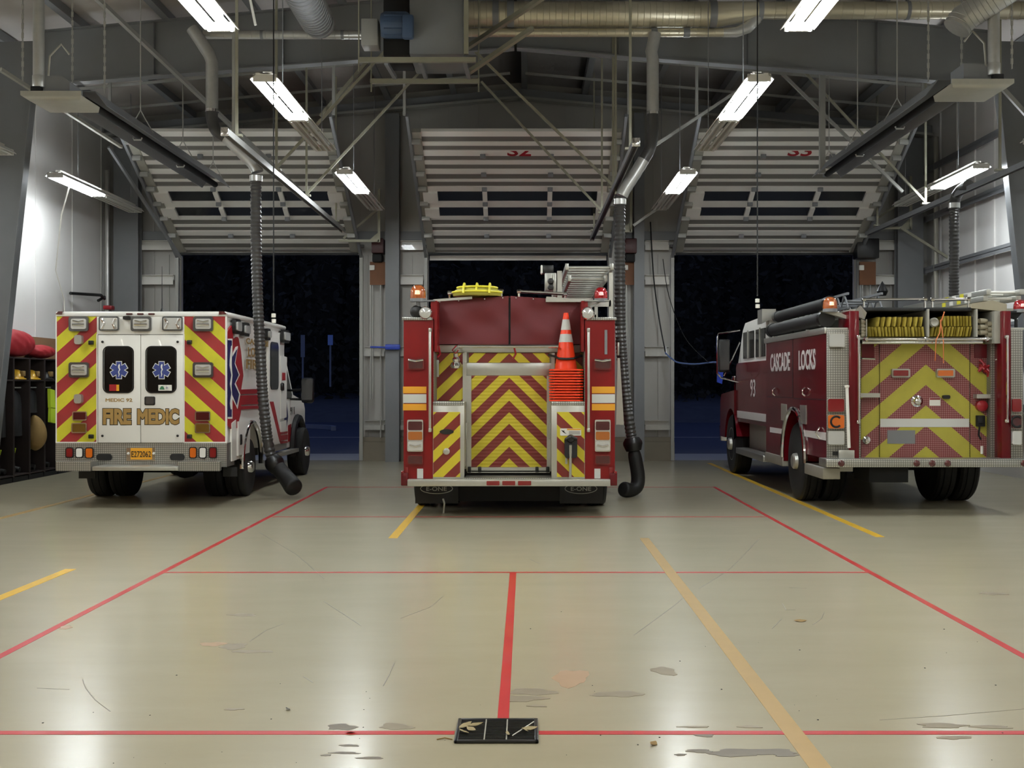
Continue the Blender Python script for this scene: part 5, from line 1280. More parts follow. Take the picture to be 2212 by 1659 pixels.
# cross rails, hand rails
for py, a, b, r, dd in ((733, 1868, 2136, .018, 0), (740, 1862, 2122, .022, .05)):
    m = MB(); m.cyl(W(a, py, DTk+dd), W(b, py, DTk+dd), r, 12); m.build('cross_rail', M['chrome'], trk)
for x in (1871, 2002, 2132): m = MB(); m.lathe([(.03, .05), (.034, 0), (.02, -.02)], W(x, 733, DTk), 'Y', 12); m.build('rail_mount', M['chrome'], trk)
for x, y0, y1 in ((1855, 728, 912), (2176, 728, 910)):
    m = MB(); m.cyl(W(x, y0, DTk-.06), W(x, y1, DTk-.06), .014, 10)
    for y in (y0, y1): m.pbox(x-4, y-4, x+4, y+4, DTk-.07, .06, .01)
    m.build('hand_rail', M['chrome'], trk)
for (a, b) in ((1866, 1998), (2014, 2092)):
    m = MB(); p, q = W(a, 648, DTk+.2), W(b, 647, DTk+.2); m.cyl(p, q, .018, 10)
    for c in (p, q): m.cyl(c, (c.x, c.y, zk(663)), .014, 8); m.lathe([(.005, -.03), (.026, -.02), (.026, .02), (.005, .03)], c, 'X', 10)
    m.build('grab_rail', M['chrome'], trk)
# corner lights
for a, b, s in ((1788, 1825, 1), (2186, 2208, 0)):
    lamp(trk, 'scene_light', a+3, 721, b+1, 751, DTk-.01, M['clear_lens'], M['alu_dull'], 4, .06, inner=1.5) if s else None
    for y0, y1, c in ((861, 891, 'red_lens'), (896, 927, 'amber_lens'), (931, 962, 'clear_lens')):
        lm = lamp(trk, 'tail_light', a, y0, b, y1, DTk-.01, M[c] if c != 'amber_lens' or s else M['dk_red_lens'], M['alu_dull'], 5, .05, inner=1.2)
        if c == 'amber_lens':
            m = MB(); cc = W((a+b)/2, (y0+y1)/2, DTk-.062); R = .065
            m.tube([cc+V((R*math.cos(math.radians(t)), 0, R*math.sin(math.radians(t)))) for t in range(45, 316, 15)], .013, 6)
            m.build('arrow_mark', M['dark'], lm)
m = MB(); m.pbox(1799, 976, 1813, 984, DTk-.02, .015); m.build('outlet_cover', M['black_pl'], trk)
m = MB(); m.cyl(W(1829.5, 838, DTk-.07), W(1834, 968, DTk-.07), .02, 10)
m.lathe([(.024, 0), (.03, .01), (.03, .03), (.001, .034)], W(1829.5, 838, DTk-.07), n=12); m.build('marker_pole', M['label_w'], trk)
m = MB(); m.pbox(1812, 973, 1846, 991, DTk-.06, .06, .005); m.build('pole_socket', M['alu'], trk)
# beacons
beacon(1793, 642, 671, 30, DTk+.1, M['dome_amber'], M['glow_amber'], trk)
beacon(2204, 648, 672, 28, DTk+.1, M['dome_red'], M['glow_red'], trk)
m = MB(); m.prism([V((X_(1778, DTk), DTk+.1, zk(671))), V((X_(1812, DTk), DTk+.1, zk(671))), V((X_(1840, DTk), DTk+.1, zk(684))), V((X_(1832, DTk), DTk+.1, zk(688)))], (0, .14, 0)); m.build('beacon_arm', M['alu_dull'], trk)
m = MB(); m.pbox(2180, 672, 2214, 676, DTk+.05, .2); m.ppoly([(2176, 676), (2208, 676), (2196, 690), (2180, 686)], DTk+.1, .08); m.cyl(W(2195, 690, DTk+.1), W(2194, 758, DTk+.1), .022, 8); m.build('beacon_arm', M['dark'], trk)
# bumper
m = MB(); y0 = DTk-.25; m.box(X_(1784, y0), X_(2222, y0), y0, DTk+.1, Z_(1010, y0), Z_(992.5, y0), .008); bmp = m.build('tailboard', M['tread'], trk)
for x in (1817, 1980, 2013.5, 2047, 2212): m = MB(); m.lathe([(.04, .005), (.04, -.012), (.03, -.02), (.001, -.022)], W(x, 1001.5, y0), 'Y', 18); m.build('marker_light', M['dk_red_lens'], bmp)
# side details on the left flank
def tsp(nm, pts, mt, t=.008, par=trk, x=XT0):
    m = MB(); m.yz([ST(a, b, x) for a, b in pts], x-t, t+.004); return m.build(nm, mt, par)
for nm, s, a, b, u, v_ in (('side_lettering', 'CASCADE', 1665, 1707, (756, 805), (751, 800)), ('side_lettering', 'LOCKS', 1726, 1762, (747, 803), (740, 796))):
    ya, yb = ST(a, 0)[0], ST(b, 0)[0]; z0 = ST(a, u[1])[1]; z1 = ST(b, v_[0])[1]
    text(nm, s, (XT0-.003, ya, (z0+ST(b, v_[1])[1])/2), (0, yb-ya, 0), (0, 0, .27), M['letter_w'], trk, .004, offset=.025)
for pts in ([(1664, 934), (1664, 923), (1690, 927), (1690, 938)], [(1735, 942), (1735, 929), (1784, 935), (1784, 952)]): tsp('side_stripe', pts, M['letter_w'])
for a, b, y0, y1 in ((1657, 1712, 700, 858), (1714, 1784, 692, 862)):
    for pts in ([(a, y1), (a, y1-1.2), (b, y1+1), (b, y1+2.2)],): tsp('door_seam', pts, M['dark'], .004)
tsp('door_seam', [(1712.2, 700), (1713.2, 700), (1713.2, 860), (1712.2, 860)], M['dark'], .004)
for a in (1676, 1741): m = MB(); y, z = ST(a, 846); m.tube([(XT0-.01, y, z+.05), (XT0-.045, y, z+.02), (XT0-.045, y, z-.03), (XT0-.01, y, z-.06)], .014, 8); m.build('door_handle', M['chrome'], trk)
tsp('side_vent', [(1688, 908), (1688, 872), (1700, 874), (1700, 911)], M['alu_dull'])
tsp('side_vent', [(1729, 915), (1729, 875), (1742, 876), (1742, 917)], M['alu'])
m = MB(); y, z = ST(1773, 936); m.tube([(XT0-.01, y, z+.07), (XT0-.06, y, z), (XT0-.01, y, z-.07)], .016, 8); m.build('tow_loop', M['chrome'], trk)
m = MB(); ap = arch_pts(YTW, .69, .58, 182, -2, 22); m.tube([(XT0-.01, y, z) for y, z in ap], .035, 8); m.build('wheel_arch', M['chrome'], trk)
m = MB(); m.box(XT0-.02, XT0+.2, DTk+.12, YTW-.68, .42, .56, .01); m.build('skirt', M['alu_dull'], trk)
m = MB(); m.box(XT0-.02, XT0+.2, YTW+.68, YT1, .42, .56, .01); m.build('skirt', M['alu_dull'], trk)
# chassis, wheels
m = MB(); m.box(4.3, 5.7, DJ+.05, 22.3, .55, .85); m.box(4.2, 5.75, YTW-.12, YTW+.12, .42, .64, .05); m.lathe([(.02, -.24), (.24, -.1), (.24, .1), (.02, .24)], (4.95, YTW, .52), 'Y', 16); m.box(4.4, 4.9, DTk+.5, DTk+1.2, .35, .6); m.build('chassis', M['dark'], trk)
for a, b in ((XT0+.12, XT0+.42),): m = MB(); m.box(a, b, DTk+.35, DTk+.6, .5, zk(1010)); m.build('storage_box', M['alu_dull'], trk)
for x0, x1, o, rm in ((XT0+.02, XT0+.3, -1, 'alu'), (XT0+.33, XT0+.61, -1, 'dark'), (XT1-.62, XT1-.34, 1, 'dark'), (XT1-.31, XT1-.03, 1, 'alu')): wheel(trk, x0, x1, YTW, .54, M[rm], o, hub=.6)
for x0, x1, o in ((XT0-.02, XT0+.3, -1), (XT1-.3, XT1+.02, 1)): wheel(trk, x0, x1, YTF, .53, M['alu'], o)
# pump gap, running board, cab, bonnet
m = MB(); m.box(XT0+.25, XT1-.25, YT1+.01, YT1+.5, .62, zsd-.1); m.build('pump_house', M['tread_dk'], trk)
for a, b in ((XT0-.05, XT0+.35), (XT1-.35, XT1+.05)): m = MB(); m.box(a, b, YT1, YTF-.7, .4, .5, .01); m.build('running_board', M['tread'], trk)
yc0, yc1 = YT1+.06, 20.9
lowc = [(yc0, .95), (yc0, 1.98), (yc1, 1.98), (yc1+.12, 1.9), (yc1+.12, .95)]
m = MB(); m.yz(lowc, XT0+.02, XT1-XT0-.04); cabT = m.build('cab', M['red_dk'], trk)
m = MB(); zc = 1.98
m.yz([(yc0, zc), (yc0, 2.62), (yc0+.1, 2.7), (yc1-.55, 2.66), (yc1-.32, 2.54), (yc1+.12, zc)], XT0+.06, XT1-XT0-.12); cu = m.build('cab_top', M['white'], cabT)
for a, b in ((yc0+.28, yc0+1.02), (yc0+1.2, yc1-.42)):
    for x in (XT0+.045, XT1-.06): m = MB(); m.box(x, x+.015, a, b, 2.05, 2.5); m.build('side_window', M['black_gl'], cu)
    m = MB(); m.bar((XT0+.04, (a+b)/2, 2.04), (XT0+.04, (a+b)/2, 2.52), .025); m.build('window_bar', M['alu'], cu)
m = MB(); m.prism([V((XT0+.2, yc1+.11, 2.03)), V((XT1-.2, yc1+.11, 2.03)), V((XT1-.25, yc1-.28, 2.5)), V((XT0+.25, yc1-.28, 2.5))], (0, .02, .016)); m.build('windscreen', M['black_gl'], cu)
m = MB(); ya, yb = ST(1619, 0)[0], ST(1629.5, 0)[0]
text('cab_number', '93', (XT0+.016, ya, ST(1624, 858)[1]), (0, yb-ya, 0), (0, 0, ST(1624, 820)[1]-ST(1624, 858)[1]), M['letter_w'], cabT, .004, offset=.005); m.bm.free()
m = MB(); m.box(XT0+.0, XT0+.02, yc0+.05, yc1-.1, 1.02, 1.14); m.build('cab_stripe', M['letter_w'], cabT)
m = MB(); m.box(XT0+.2, XT1-.2, yc0+.2, YTF-.65, .5, .95); m.build('battery_box', M['alu_dull'], trk)
# bonnet and wings
cutb = [p for p in arch_pts(YTF, .62, .55, 0, 180) if p[1] > .62]
m = MB(); m.yz([(yc1+.1, .62), (yc1+.1, 1.5), (22.35, 1.42), (22.5, 1.25), (22.5, .62), (YTF+.62, .62)]+cutb, XT0-.02, .5); m.yz([(yc1+.1, .62), (yc1+.1, 1.5), (22.35, 1.42), (22.5, 1.25), (22.5, .62), (YTF+.62, .62)]+cutb, XT1-.48, .5)
m.yz([(yc1+.1, .8), (yc1+.1, 1.9), (22.3, 1.72), (22.5, 1.55), (22.5, .8)], XT0+.45, XT1-XT0-.9); m.build('bonnet', M['red_dk'], trk)
m = MB(); m.box(XT0, XT1, 22.52, 22.75, .52, .82, .03); m.build('front_bumper', M['chrome'], trk)
# mirror with chrome bracket
m = MB(); mx = XT0-.33; ym = yc1-.1
zt2, zb2 = 2.5, 1.72
m.tube([(XT0+.05, ym, zt2+.06), (mx, ym, zt2), (mx-.02, ym, zt2-.06), (mx-.02, ym, zb2+.08), (mx+.05, ym, zb2), (XT0+.05, ym, zb2-.08)], .016, 8); m.tube([(mx+.1, ym, zb2+.03), (XT0+.05, ym, zt2-.15)], .012, 8)
mr = m.build('mirror_bracket', M['chrome'], cabT)
m = MB(); m.box(mx+.0, mx+.2, ym-.05, ym+.05, zb2+.1, zt2-.1, .03); m.build('mirror_housing', M['black_pl'], mr)
m = MB(); m.box(mx+.02, mx+.18, ym-.058, ym-.05, zb2+.14, zt2-.14); m.build('mirror_glass', M['bezel'], mr)
m = MB(); m.lathe([(.04, -.05), (.06, 0), (.05, .05)], (XT0+.05, yc1+.4, 1.7), n=12); m.tube([(XT0+.05, yc1+.4, 1.5), (XT0+.05, yc1+.4, 1.7)], .012, 6); m.build('fender_mirror', M['chrome'], trk)
# roof light bar and spot
m = MB(); m.box(4.15, 5.8, yc0+.75, yc0+1.05, 2.7, 2.82, .03); lb_ = m.build('light_bar', M['dk_red_lens'], cabT)
for x in (4.2, 4.5): m = MB(); m.lathe([(.001, 0), (.03, .02), (.03, .06), (.001, .08)], (x, yc0+.74, 2.72), n=10); m.build('bulb', M['glow_red'], lb_)
m = MB(); m.ppoly([(1646, 668), (1676, 668), (1676, 680), (1664, 693), (1658, 693), (1646, 700)], 18.25, .35); m.build('deck_gun_box', M['alu'], trk)
m = MB(); m.cyl((XT0+.28, YT1+.2, zsd+.02), (XT0+.28, YT1-.1, zsd+.2), .03, 8); m.build('tube_cradle', M['chrome'], trk)
# hard suction tubes (lift off the side cradle)
def suction(x, z, y0, y1, r, label):
    t = thing('suction_hose', label, 'hose', (x, y0, z-r), 'hard suction hoses on the right engine')
    m = MB(); m.tube([(x, y0+.1, z), (x, y1-.1, z)], r*.92, 20); m.build('tube', M['black'], t)
    for a, b in ((y0, y0+.16), (y1-.16, y1)): m = MB(); m.lathe([(r*.7, a-y0), (r, a-y0), (r*1.06, (a+b)/2-y0), (r, b-y0), (r*.7, b-y0)], (x, y0, z), 'Y', 20); m.build('coupling', M['black_pl'], t)
    return t
XS = X_(1786, 14.8)
suction(XS, Z_(691, 14.8)+.012, 14.8, 18.1, .105, 'lower black suction tube along the top of the right engine, its open end showing')
suction(X_(1778, 15.2)+.05, Z_(657, 15.2), 15.0, 18.2, .09, 'upper black suction tube along the right engine, ending behind the amber beacon')
m = MB()
for y in (15.4, 17.5): m.box(XS-.11, XS+.22, y, y+.06, zsd+.035, zsd+.042); m.bar((XS+.12, y+.03, zsd+.04), (XS+.16, y+.03, zk(672)), .03)
m.box(X_(1800, 15.2), X_(1845, 15.2), 14.95, 18.2, zk(678), zk(672)); m.build('suction_cradle', M['alu_dull'], trk)
# hose loads: one long folded line per bay tier
def load(px0, px1, py0, py1, n, d, label, mt, depth=1.6, lean=0, seed=1):
    r = random.Random(seed); x0, x1 = X_(px0, d), X_(px1, d); z0, z1 = Z_(py1, d), Z_(py0, d); w = (x1-x0)/n; th = w*.44
    path = []
    for i in range(n):
        cx = x0+(i+.5)*w; o = r.uniform(-.015, .02); a = cx-w*.24; b = cx+w*.24
        path += [(a, d+depth), (a, d+.09+o), (a+.02*w, d+.04+o), (cx, d-.01+o), (b-.02*w, d+.04+o), (b, d+.09+o), (b, d+depth)] 
        if i < n-1: path.append((cx+w*.5, d+depth+.04))
    m = MB(); prev = None; h = z1-z0
    for (xa, ya) in path:
        pass
    pts = [V((x, y, 0)) for x, y in path]; L, R = [], []
    for i, p in enumerate(pts):
        q0, q1 = pts[max(i-1, 0)], pts[min(i+1, len(pts)-1)]; t = (q1-q0).normalized(); nn = V((-t.y, t.x, 0))*w*.16
        L.append(p+nn); R.append(p-nn)
    sh = lean*w; prof = [(.0, .35), (.08, .8), (.5, 1.0), (.92, .8), (1, .35)]
    ringsv = []
    for i in range(len(pts)):
        c = (L[i]+R[i])/2; e = (L[i]-R[i])/2
        ring = [m.v((c+e*k+V((sh*(u-.5), 0, 0))+V((0, 0, z0+h*u)))[:]) for u, k in prof]+[m.v((c-e*k+V((sh*(u-.5), 0, 0))+V((0, 0, z0+h*u)))[:]) for u, k in reversed(prof)]
        ringsv.append(ring)
    for a, b in zip(ringsv, ringsv[1:]):
        for k in range(len(a)): m.f([a[k], a[(k+1) % len(a)], b[(k+1) % len(a)], b[k]])
    m.f(ringsv[0][::-1]); m.f(ringsv[-1])
    o = m.build('fire_hose', mt); return tag(o, label, 'fire hose', 'folded hose loads in the right engine bed')
dl = DTk+.14
load(1876, 1998, 706.5, 727.5, 17, dl, 'yellow hose folded upright in the lower left bay of the right engine', M['hose_y'], lean=-.3, seed=1)
load(1893, 1997, 685, 706, 9, dl+.01, 'yellow hose folded in the upper left bay of the right engine', M['hose_y'], lean=.25, seed=2)
load(2012, 2101, 706.5, 727.5, 13, dl, 'duller yellow hose folded in the lower right bay of the right engine', M['hose_y'], lean=.6, seed=3)
load(2038, 2101, 683, 705.5, 9, dl+.01, 'bright yellow and dull hose folded in the upper right bay of the right engine', M['hose_y'], lean=-.1, seed=4)
# flat tan hose stacked on its side at both edges
for nm, px, pys, side in (('tan flat hose folds stacked at the right edge of the hose bed', 2116, (694, 707, 719, 700, 712, 724), 1), ('tan flat hose folds stacked at the left edge of the hose bed', 1859, (697, 705, 712, 718, 724), 0)):
    m = MB(); 
    for i, py in enumerate(pys):
        ax = px+(17 if side and i > 2 else 0); w = 17 if side else 10
        c0, c1 = W(ax, py, dl), W(ax+w, py, dl)
        m.tube([c0+V((0, .0, 0)), c0.lerp(c1, .3), c0.lerp(c1, .7), c1], [.034, .034, .03, .02], 12); m.tube([c0, c0+V((0, .5, 0))], .03, 10)
    bm_o = m.build('fire_hose', M['hose_t']); tag(bm_o, nm, 'fire hose', 'folded hose loads in the right engine bed', None)
m = MB(); m.lathe([(.02, .1), (.06, .08), (.062, 0), (.045, -.02), (.03, -.01)], W(2018, 697, dl), 'Y', 16); o = m.build('hose_coupling', M['alu_dull']); tag(o, 'metal hose coupling lying beside the yellow folds, right engine', 'coupling')
m = MB(); m.tube([W(2033, 690, dl-.04), W(2030, 720, dl-.1), W(2022, 735, dl-.18), W(2020, 780, dl-.14)], .006, 6); m.tube([W(2031, 692, dl-.04), W(2036, 720, dl-.1), W(2038, 740, dl-.18), W(2038, 785, dl-.14)], .006, 6); m.tube([W(2040, 674, dl-.02), W(2034, 693, dl-.04)], .008, 6)
tag(m.build('rope_tie', mat('orange_rope', (196, 110, 60), .7)), 'thin orange cord hanging from the hose bed over the chevrons', 'cord')
# ladders carried on the right side, seen along their length
def side_ladder(x0, d0, d1, z, label, n=9, h=.34):
    t = thing('ladder', label, 'ladder', (x0, d0, z))
    for zz in (z, z+.0): pass
    for xx in (x0, x0+.42):
        m = MB(); m.box(xx-.03, xx+.03, d0, d1, z, z+.07, .006); m.build('side_rail', M['alu'], t)
    for k in range(n):
        y = d0+.15+(d1-d0-.3)*k/(n-1); m = MB(); m.cyl((x0, y, z+.04), (x0+.42, y, z+.04), .018, 10); m.build('rung', M['label_w'] if k < 2 else M['alu'], t)
    for k in range(4):
        y = d0+.5+k*.28; m = MB(); m.box(x0-.034, x0-.03, y, y+.13, z+.015, z+.07); m.build('sticker', M['yellow'] if k % 2 else M['label_w'], t)
    return t
XLd = X_(2136, DTk+.3)
side_ladder(XLd, DTk+.3, DTk+3.6, Z_(637, DTk+.3), 'upper aluminium ladder with yellow stickers on top of the right engine')
side_ladder(XLd-.02, DTk+.35, DTk+3.4, Z_(650, DTk+.3), 'lower aluminium ladder nested under the stickered one on the right engine', 8)
m = MB()
for y in (DTk+.6, DTk+2.9): m.bar((XLd-.1, y, zk(664)), (XLd+.56, y, zk(664)), .04, .04); m.bar((XLd+.5, y, zk(664)), (XLd+.5, y, zk(652)), .03)
m.build('ladder_cradle', M['alu_dull'], trk)
# black lattice ladder on the bed cover
t = thing('roof_ladder', 'black lattice ladder lying over the hose bed cover of the right engine', 'ladder', (X_(1880, 15.6), 15.6, zk(662)))
for x in (X_(1832, 15.2), X_(1905, 15.2)):
    z = zk(663)
    m = MB(); m.bar((x, 15.2, z+.03), (x, 18.0, z+.03), .03)
    m.bar((x, 15.2, z+.21), (x, 18.0, z+.21), .03)
    for k in range(8): y = 15.2+k*.35; m.bar((x, y, z+.03), (x, y+.175, z+.21), .018); m.bar((x, y+.175, z+.21), (x, y+.35, z+.03), .018)
    m.build('lattice_rail', M['steel'], t)
for k in range(6): m = MB(); y = 15.35+k*.5; m.cyl((X_(1832, 15.2), y, zk(663)+.12), (X_(1905, 15.2), y, zk(663)+.12), .018, 8); m.build('rung', M['steel'], t)
m = MB(); m.lathe([(.05, 0), (.08, .06), (.04, .14), (.001, .2)], (X_(1906, 16), 16, zk(663)+.24), n=10); m.build('hook', M['black_pl'], t)
# ================================================================ floor lines
def fl(nm, x0, x1, y0, y1, mt, z=.0015): m = MB(); m.box(x0, x1, y0, y1, .0002, z); return struct(m.build(nm, mt))
LW = .027
XLs, XRs = -3.11, 2.945
for x in (XLs, XRs): fl('floor_marking', x-LW, x+LW, 5.44-LW, 18.45, M['tape_red'])
fl('floor_marking', -5.5, -.33, 5.44-LW, 5.44+LW, M['tape_red'], .0018); fl('floor_marking', .06, 5.5, 5.44-LW, 5.44+LW, M['tape_red'], .0018)
for y in (10.07, 14.29, 18.4): fl('floor_marking', XLs, XRs, y-LW*.8, y+LW*.8, M['tape_red'], .0018)
fl('floor_marking', -.137, -.082, 5.65, 10.07, M['tape_red'], .0019)
for x, y0, y1, c in ((-3.96, 3, 10.25, 'tape_yel'), (-1.39, 12.31, 23.9, 'tape_yel'), (1.235, 3, 12.31, 'tape_tan'), (3.73, 12.4, 24, 'tape_yel'), (-6.3, 12.5, 24, 'tape_tan')):
    fl('floor_marking', x-.047, x+.047, y0, y1, M[c], .0024)
# bare patches and scuffs in the coating
rnd = random.Random(21)
def patch(px, py, w, h, mt, seed, n=18, jag=.35):
    r = random.Random(seed); d = F*H/(py-CY); c = (X_(px, d), d); wx = w*d/F/2; dy = h*d*d/(F*H)/2
    ph = [r.uniform(0, 6) for _ in range(3)]
    pts = []
    for k in range(n):
        a = k/n*6.283; q = 1+jag*(.5*math.sin(2*a+ph[0])+.4*math.sin(3*a+ph[1])+.5*math.sin(5*a+ph[2]))*.8
        pts.append(V((c[0]+wx*q*math.cos(a), c[1]+dy*q*math.sin(a), .0001)))
    m = MB(); m.prism(pts, (0, 0, .0005+seed*.00004)); struct(m.build('floor_marking', M[mt]))
for i, p in enumerate(((525, 1329, 62, 6, 'stain'), (505, 1397, 60, 12, 'stain'), (545, 1408, 80, 7, 'stain'), (460, 1392, 50, 10, 'stain_rd'), (738, 1571, 60, 14, 'stain_dk'), (855, 1570, 70, 14, 'stain'),
        (755, 1611, 40, 5, 'stain_dk'), (745, 1627, 60, 5, 'stain_dk'), (800, 1638, 50, 6, 'stain_dk'), (705, 1632, 20, 4, 'stain_dk'), (1233, 1465, 80, 34, 'stain_rd'), (1150, 1495, 90, 16, 'stain'), (1435, 1450, 50, 18, 'stain'), (1335, 1500, 100, 14, 'stain'),
        (1510, 1623, 60, 7, 'stain_dk'), (1585, 1627, 110, 16, 'stain_dk'), (1650, 1625, 130, 14, 'stain_dk'), (1700, 1632, 60, 6, 'stain_dk'), (1470, 1631, 26, 4, 'stain_dk'), (1520, 1588, 50, 8, 'stain_dk'), (1500, 1571, 60, 4, 'stain'), (2035, 1568, 110, 10, 'stain'), (2140, 1571, 90, 7, 'stain'), (2060, 1594, 70, 8, 'stain'),
        (2145, 1283, 60, 6, 'stain'), (142, 1356, 26, 8, 'stain_rd'), (505, 1533, 40, 4, 'stain'), (1130, 1510, 90, 14, 'stain'), (1620, 1571, 50, 5, 'stain'), (1160, 1526, 40, 4, 'stain'))):
    patch(*p[:5], i+5)
def scuff(pts, w=.004, mt='scuff'):
    P = []
    for px, py in pts: d = F*H/(py-CY); P.append(V((X_(px, d), d, .0006)))
    m = MB()
    for a, b in zip(P, P[1:]): m.bar(a, b, w, .0008)
    struct(m.build('floor_marking', M[mt]))
for s in ([(179, 1468), (184, 1486), (205, 1512), (238, 1537)], [(540, 1386), (575, 1362), (612, 1348)], [(866, 1336), (930, 1312), (958, 1288)], [(828, 1482), (842, 1456), (852, 1432)], [(655, 1462), (676, 1475)], [(80, 1487), (150, 1490)],
        [(1756, 1350), (1774, 1338), (1780, 1324)], [(1690, 1304), (1698, 1318), (1718, 1318)], [(1668, 1358), (1688, 1338)], [(1705, 1270), (1742, 1271)], [(1900, 1556), (2050, 1546), (2212, 1532)], [(1510, 1272), (1575, 1232), (1640, 1164)], [(1370, 1372), (1452, 1312), (1490, 1280)], [(1145, 1208), (1165, 1218)], [(560, 1150), (640, 1198), (700, 1250)], [(700, 1300), (780, 1352)]):
    scuff(s)
# ================================================================ drain grate with dead leaves
dx, dyy = -.133, 5.455
t = thing('drain_grate', 'black ribbed drain grate set in the red line near the viewer', 'drain', (dx, dyy, 0))
x0, x1, y0, y1 = dx-.19, dx+.19, 5.275, 5.635
m = MB(); m.box(x0, x1, y0, y0+.02, .0005, .014, .004); m.box(x0, x1, y1-.02, y1, .0005, .014, .004); m.box(x0, x0+.018, y0, y1, .0005, .014, .004); m.box(x1-.018, x1, y0, y1, .0005, .014, .004); m.build('frame', M['black_pl'], t)
m = MB(); m.box(x0+.01, x1-.01, y0+.01, y1-.01, .0005, .003); m.build('pan', M['black'], t)
m = MB()
for k in range(15): yy = y0+.03+k*.0213; m.box(x0+.016, x1-.016, yy, yy+.009, .003, .011)
m.build('slats', M['black_pl'], t)
for x in (x0+.135, x0+.235): m = MB(); m.box(x-.003, x+.003, y0+.02, y1-.02, .011, .0135); m.build('cross_bar', M['alu_dull'], t)
def leaf(x, y, a, L, w, z, label, mt='leaf_dry', cat='leaf'):
    m = MB(); c, s = math.cos(a), math.sin(a); top, bot = [], []
    prof = [(-.5, .02), (-.3, .6), (0, 1), (.3, .55), (.5, .03)]
    for u, k in prof:
        for sg, arr in ((1, top), (-1, bot)):
            q = u*L; r = sg*w*.5*k; arr.append(V((x+q*c-r*s, y+q*s+r*c, z+.006*abs(u*2)**2+.004*abs(k)*(sg+1))))
    pts = top+bot[::-1]
    for h in (0, .0012): vs = [m.v(p+V((0, 0, h))) for p in pts]; n = len(vs); [m.f([vs[i], vs[i+1], vs[n-2-i], vs[n-1-i]]) for i in range(4)]
    o = m.build('dead_leaf', M[mt], flat=True); return tag(o, label, cat, 'dead leaves on the drain grate')
leaf(dx-.15, 5.5, 1.1, .12, .03, .015, 'dry leaf at the left end of the drain grate')
leaf(dx-.105, 5.5, .6, .09, .022, .018, 'pale dry leaf pointing up on the left half of the grate')
leaf(dx-.12, 5.44, -.9, .07, .03, .015, 'curled pale leaf in the middle of the left leaf heap')
leaf(dx-.15, 5.4, 2.2, .08, .03, .015, 'small brown leaf at the lower left corner of the grate')
leaf(dx+.15, 5.45, .4, .08, .035, .015, 'crumpled leaf at the right end of the drain grate')
leaf(dx+.13, 5.42, 2.0, .07, .02, .016, 'thin leaf beside the straw on the right of the grate')
leaf(dx+.05, 5.37, 1.6, .06, .02, .015, 'tiny leaf at the front of the grate, right of the middle bar')
m = MB(); m.tube([(dx+.072, 5.34, .018), (dx+.17, 5.545, .022)], .0025, 6); tag(m.build('straw', M['label_w']), 'pale straw lying across the right end of the drain grate', 'straw')
m = MB(); m.tube([(dx-.2, 5.33, .003), (dx-.235, 5.345, .006), (dx-.27, 5.33, .003)], .003, 6); tag(m.build('twig', M['canvas']), 'thin twig left of the drain grate on the floor', 'twig')
for i, (px, py, L, lb) in enumerate(((1729, 1343, .09, 'crumpled dead leaf alone on the floor toward the right engine'), (1412, 1609, .06, 'dark leaf scrap right of the drain near the viewer'), (622, 1534, .04, 'dark crumb on the floor left of the drain'), (757, 1584, .05, 'brown leaf scrap on the red line left of the drain'))):
    d = F*H/(py-CY); o = leaf(X_(px, d), d, i*1.1, L, L*.55, .002, lb, 'canvas' if i != 2 else 'dark'); o['group'] = 'leaf scraps on the floor'
rnd = random.Random(5); m = MB()
for i in range(45):
    px = rnd.uniform(0, 2212); py = rnd.choice((rnd.uniform(1480, 1655), rnd.uniform(1300, 1655))); d = F*H/(py-CY); r = rnd.uniform(.0012, .0038)
    m.box(X_(px, d)-r, X_(px, d)+r, d-r, d+r, .0004, r*.8)
o = m.build('floor_grit', M['dark']); tag(o, 'fine dark grit scattered over the beige floor', 'grit', kind='stuff')
# ================================================================ turnout gear lockers along the left wall
XFk = -8.36
ys = [18.62, 19.24, 19.86, 20.48, 21.1, 21.72, 22.34]
ORD = ['first', 'second', 'third', 'fourth', 'fifth', 'sixth']
for i in range(6):
    a, b = ys[i], ys[i+1]-.01
    t = thing('gear_locker', f'dark open gear locker by the left wall, {ORD[i]} of the row from the steel column', 'locker', (-8.55, (a+b)/2, 0), 'open gear lockers along the left wall')
    for y in (a, b-.025): m = MB(); m.box(XL+.03, XFk, y, y+.025, .08, 2.05); m.build('side_panel', M['locker'], t)
    for z, nm in ((.1, 'base_shelf'), (1.66, 'shelf'), (2.03, 'top_panel')): m = MB(); m.box(XL+.03, XFk, a+.025, b-.025, z, z+.022); m.build(nm, M['locker'], t)
    m = MB(); m.box(XL+.02, XL+.03, a, b, .08, 2.05); m.build('back_panel', M['locker'], t)
    m = MB(); m.box(XL+.04, XFk-.02, a+.01, b-.01, 0, .08); m.build('plinth', M['dark'], t)
    m = MB(); m.cyl((-8.5, a+.03, 1.55), (-8.5, b-.03, 1.55), .012, 8); m.build('coat_rail', M['steel_lt'], t)
def helmet(y, label, mt='helmet', x=-8.5):
    t = thing('fire_helmet', label, 'helmet', (x, y, 1.685), 'helmets on the locker shelves')
    m = MB(); m.lathe([(.175, 0), (.185, .012), (.14, .035), (.13, .09), (.1, .14), (.05, .165), (.001, .17)], (x, y, 1.685), n=24); m.build('shell', M[mt], t)
    m = MB(); m.box(x+.1, x+.16, y-.05, y+.05, 1.74, 1.83, .01); m.build('front_shield', M['canvas'], t)
helmet(19.6, 'yellow fire helmet on the shelf of the second locker'); helmet(20.18, 'yellow fire helmet on the shelf of the third locker'); helmet(20.75, 'dark fire helmet on the shelf of the fourth locker', 'black_pl')
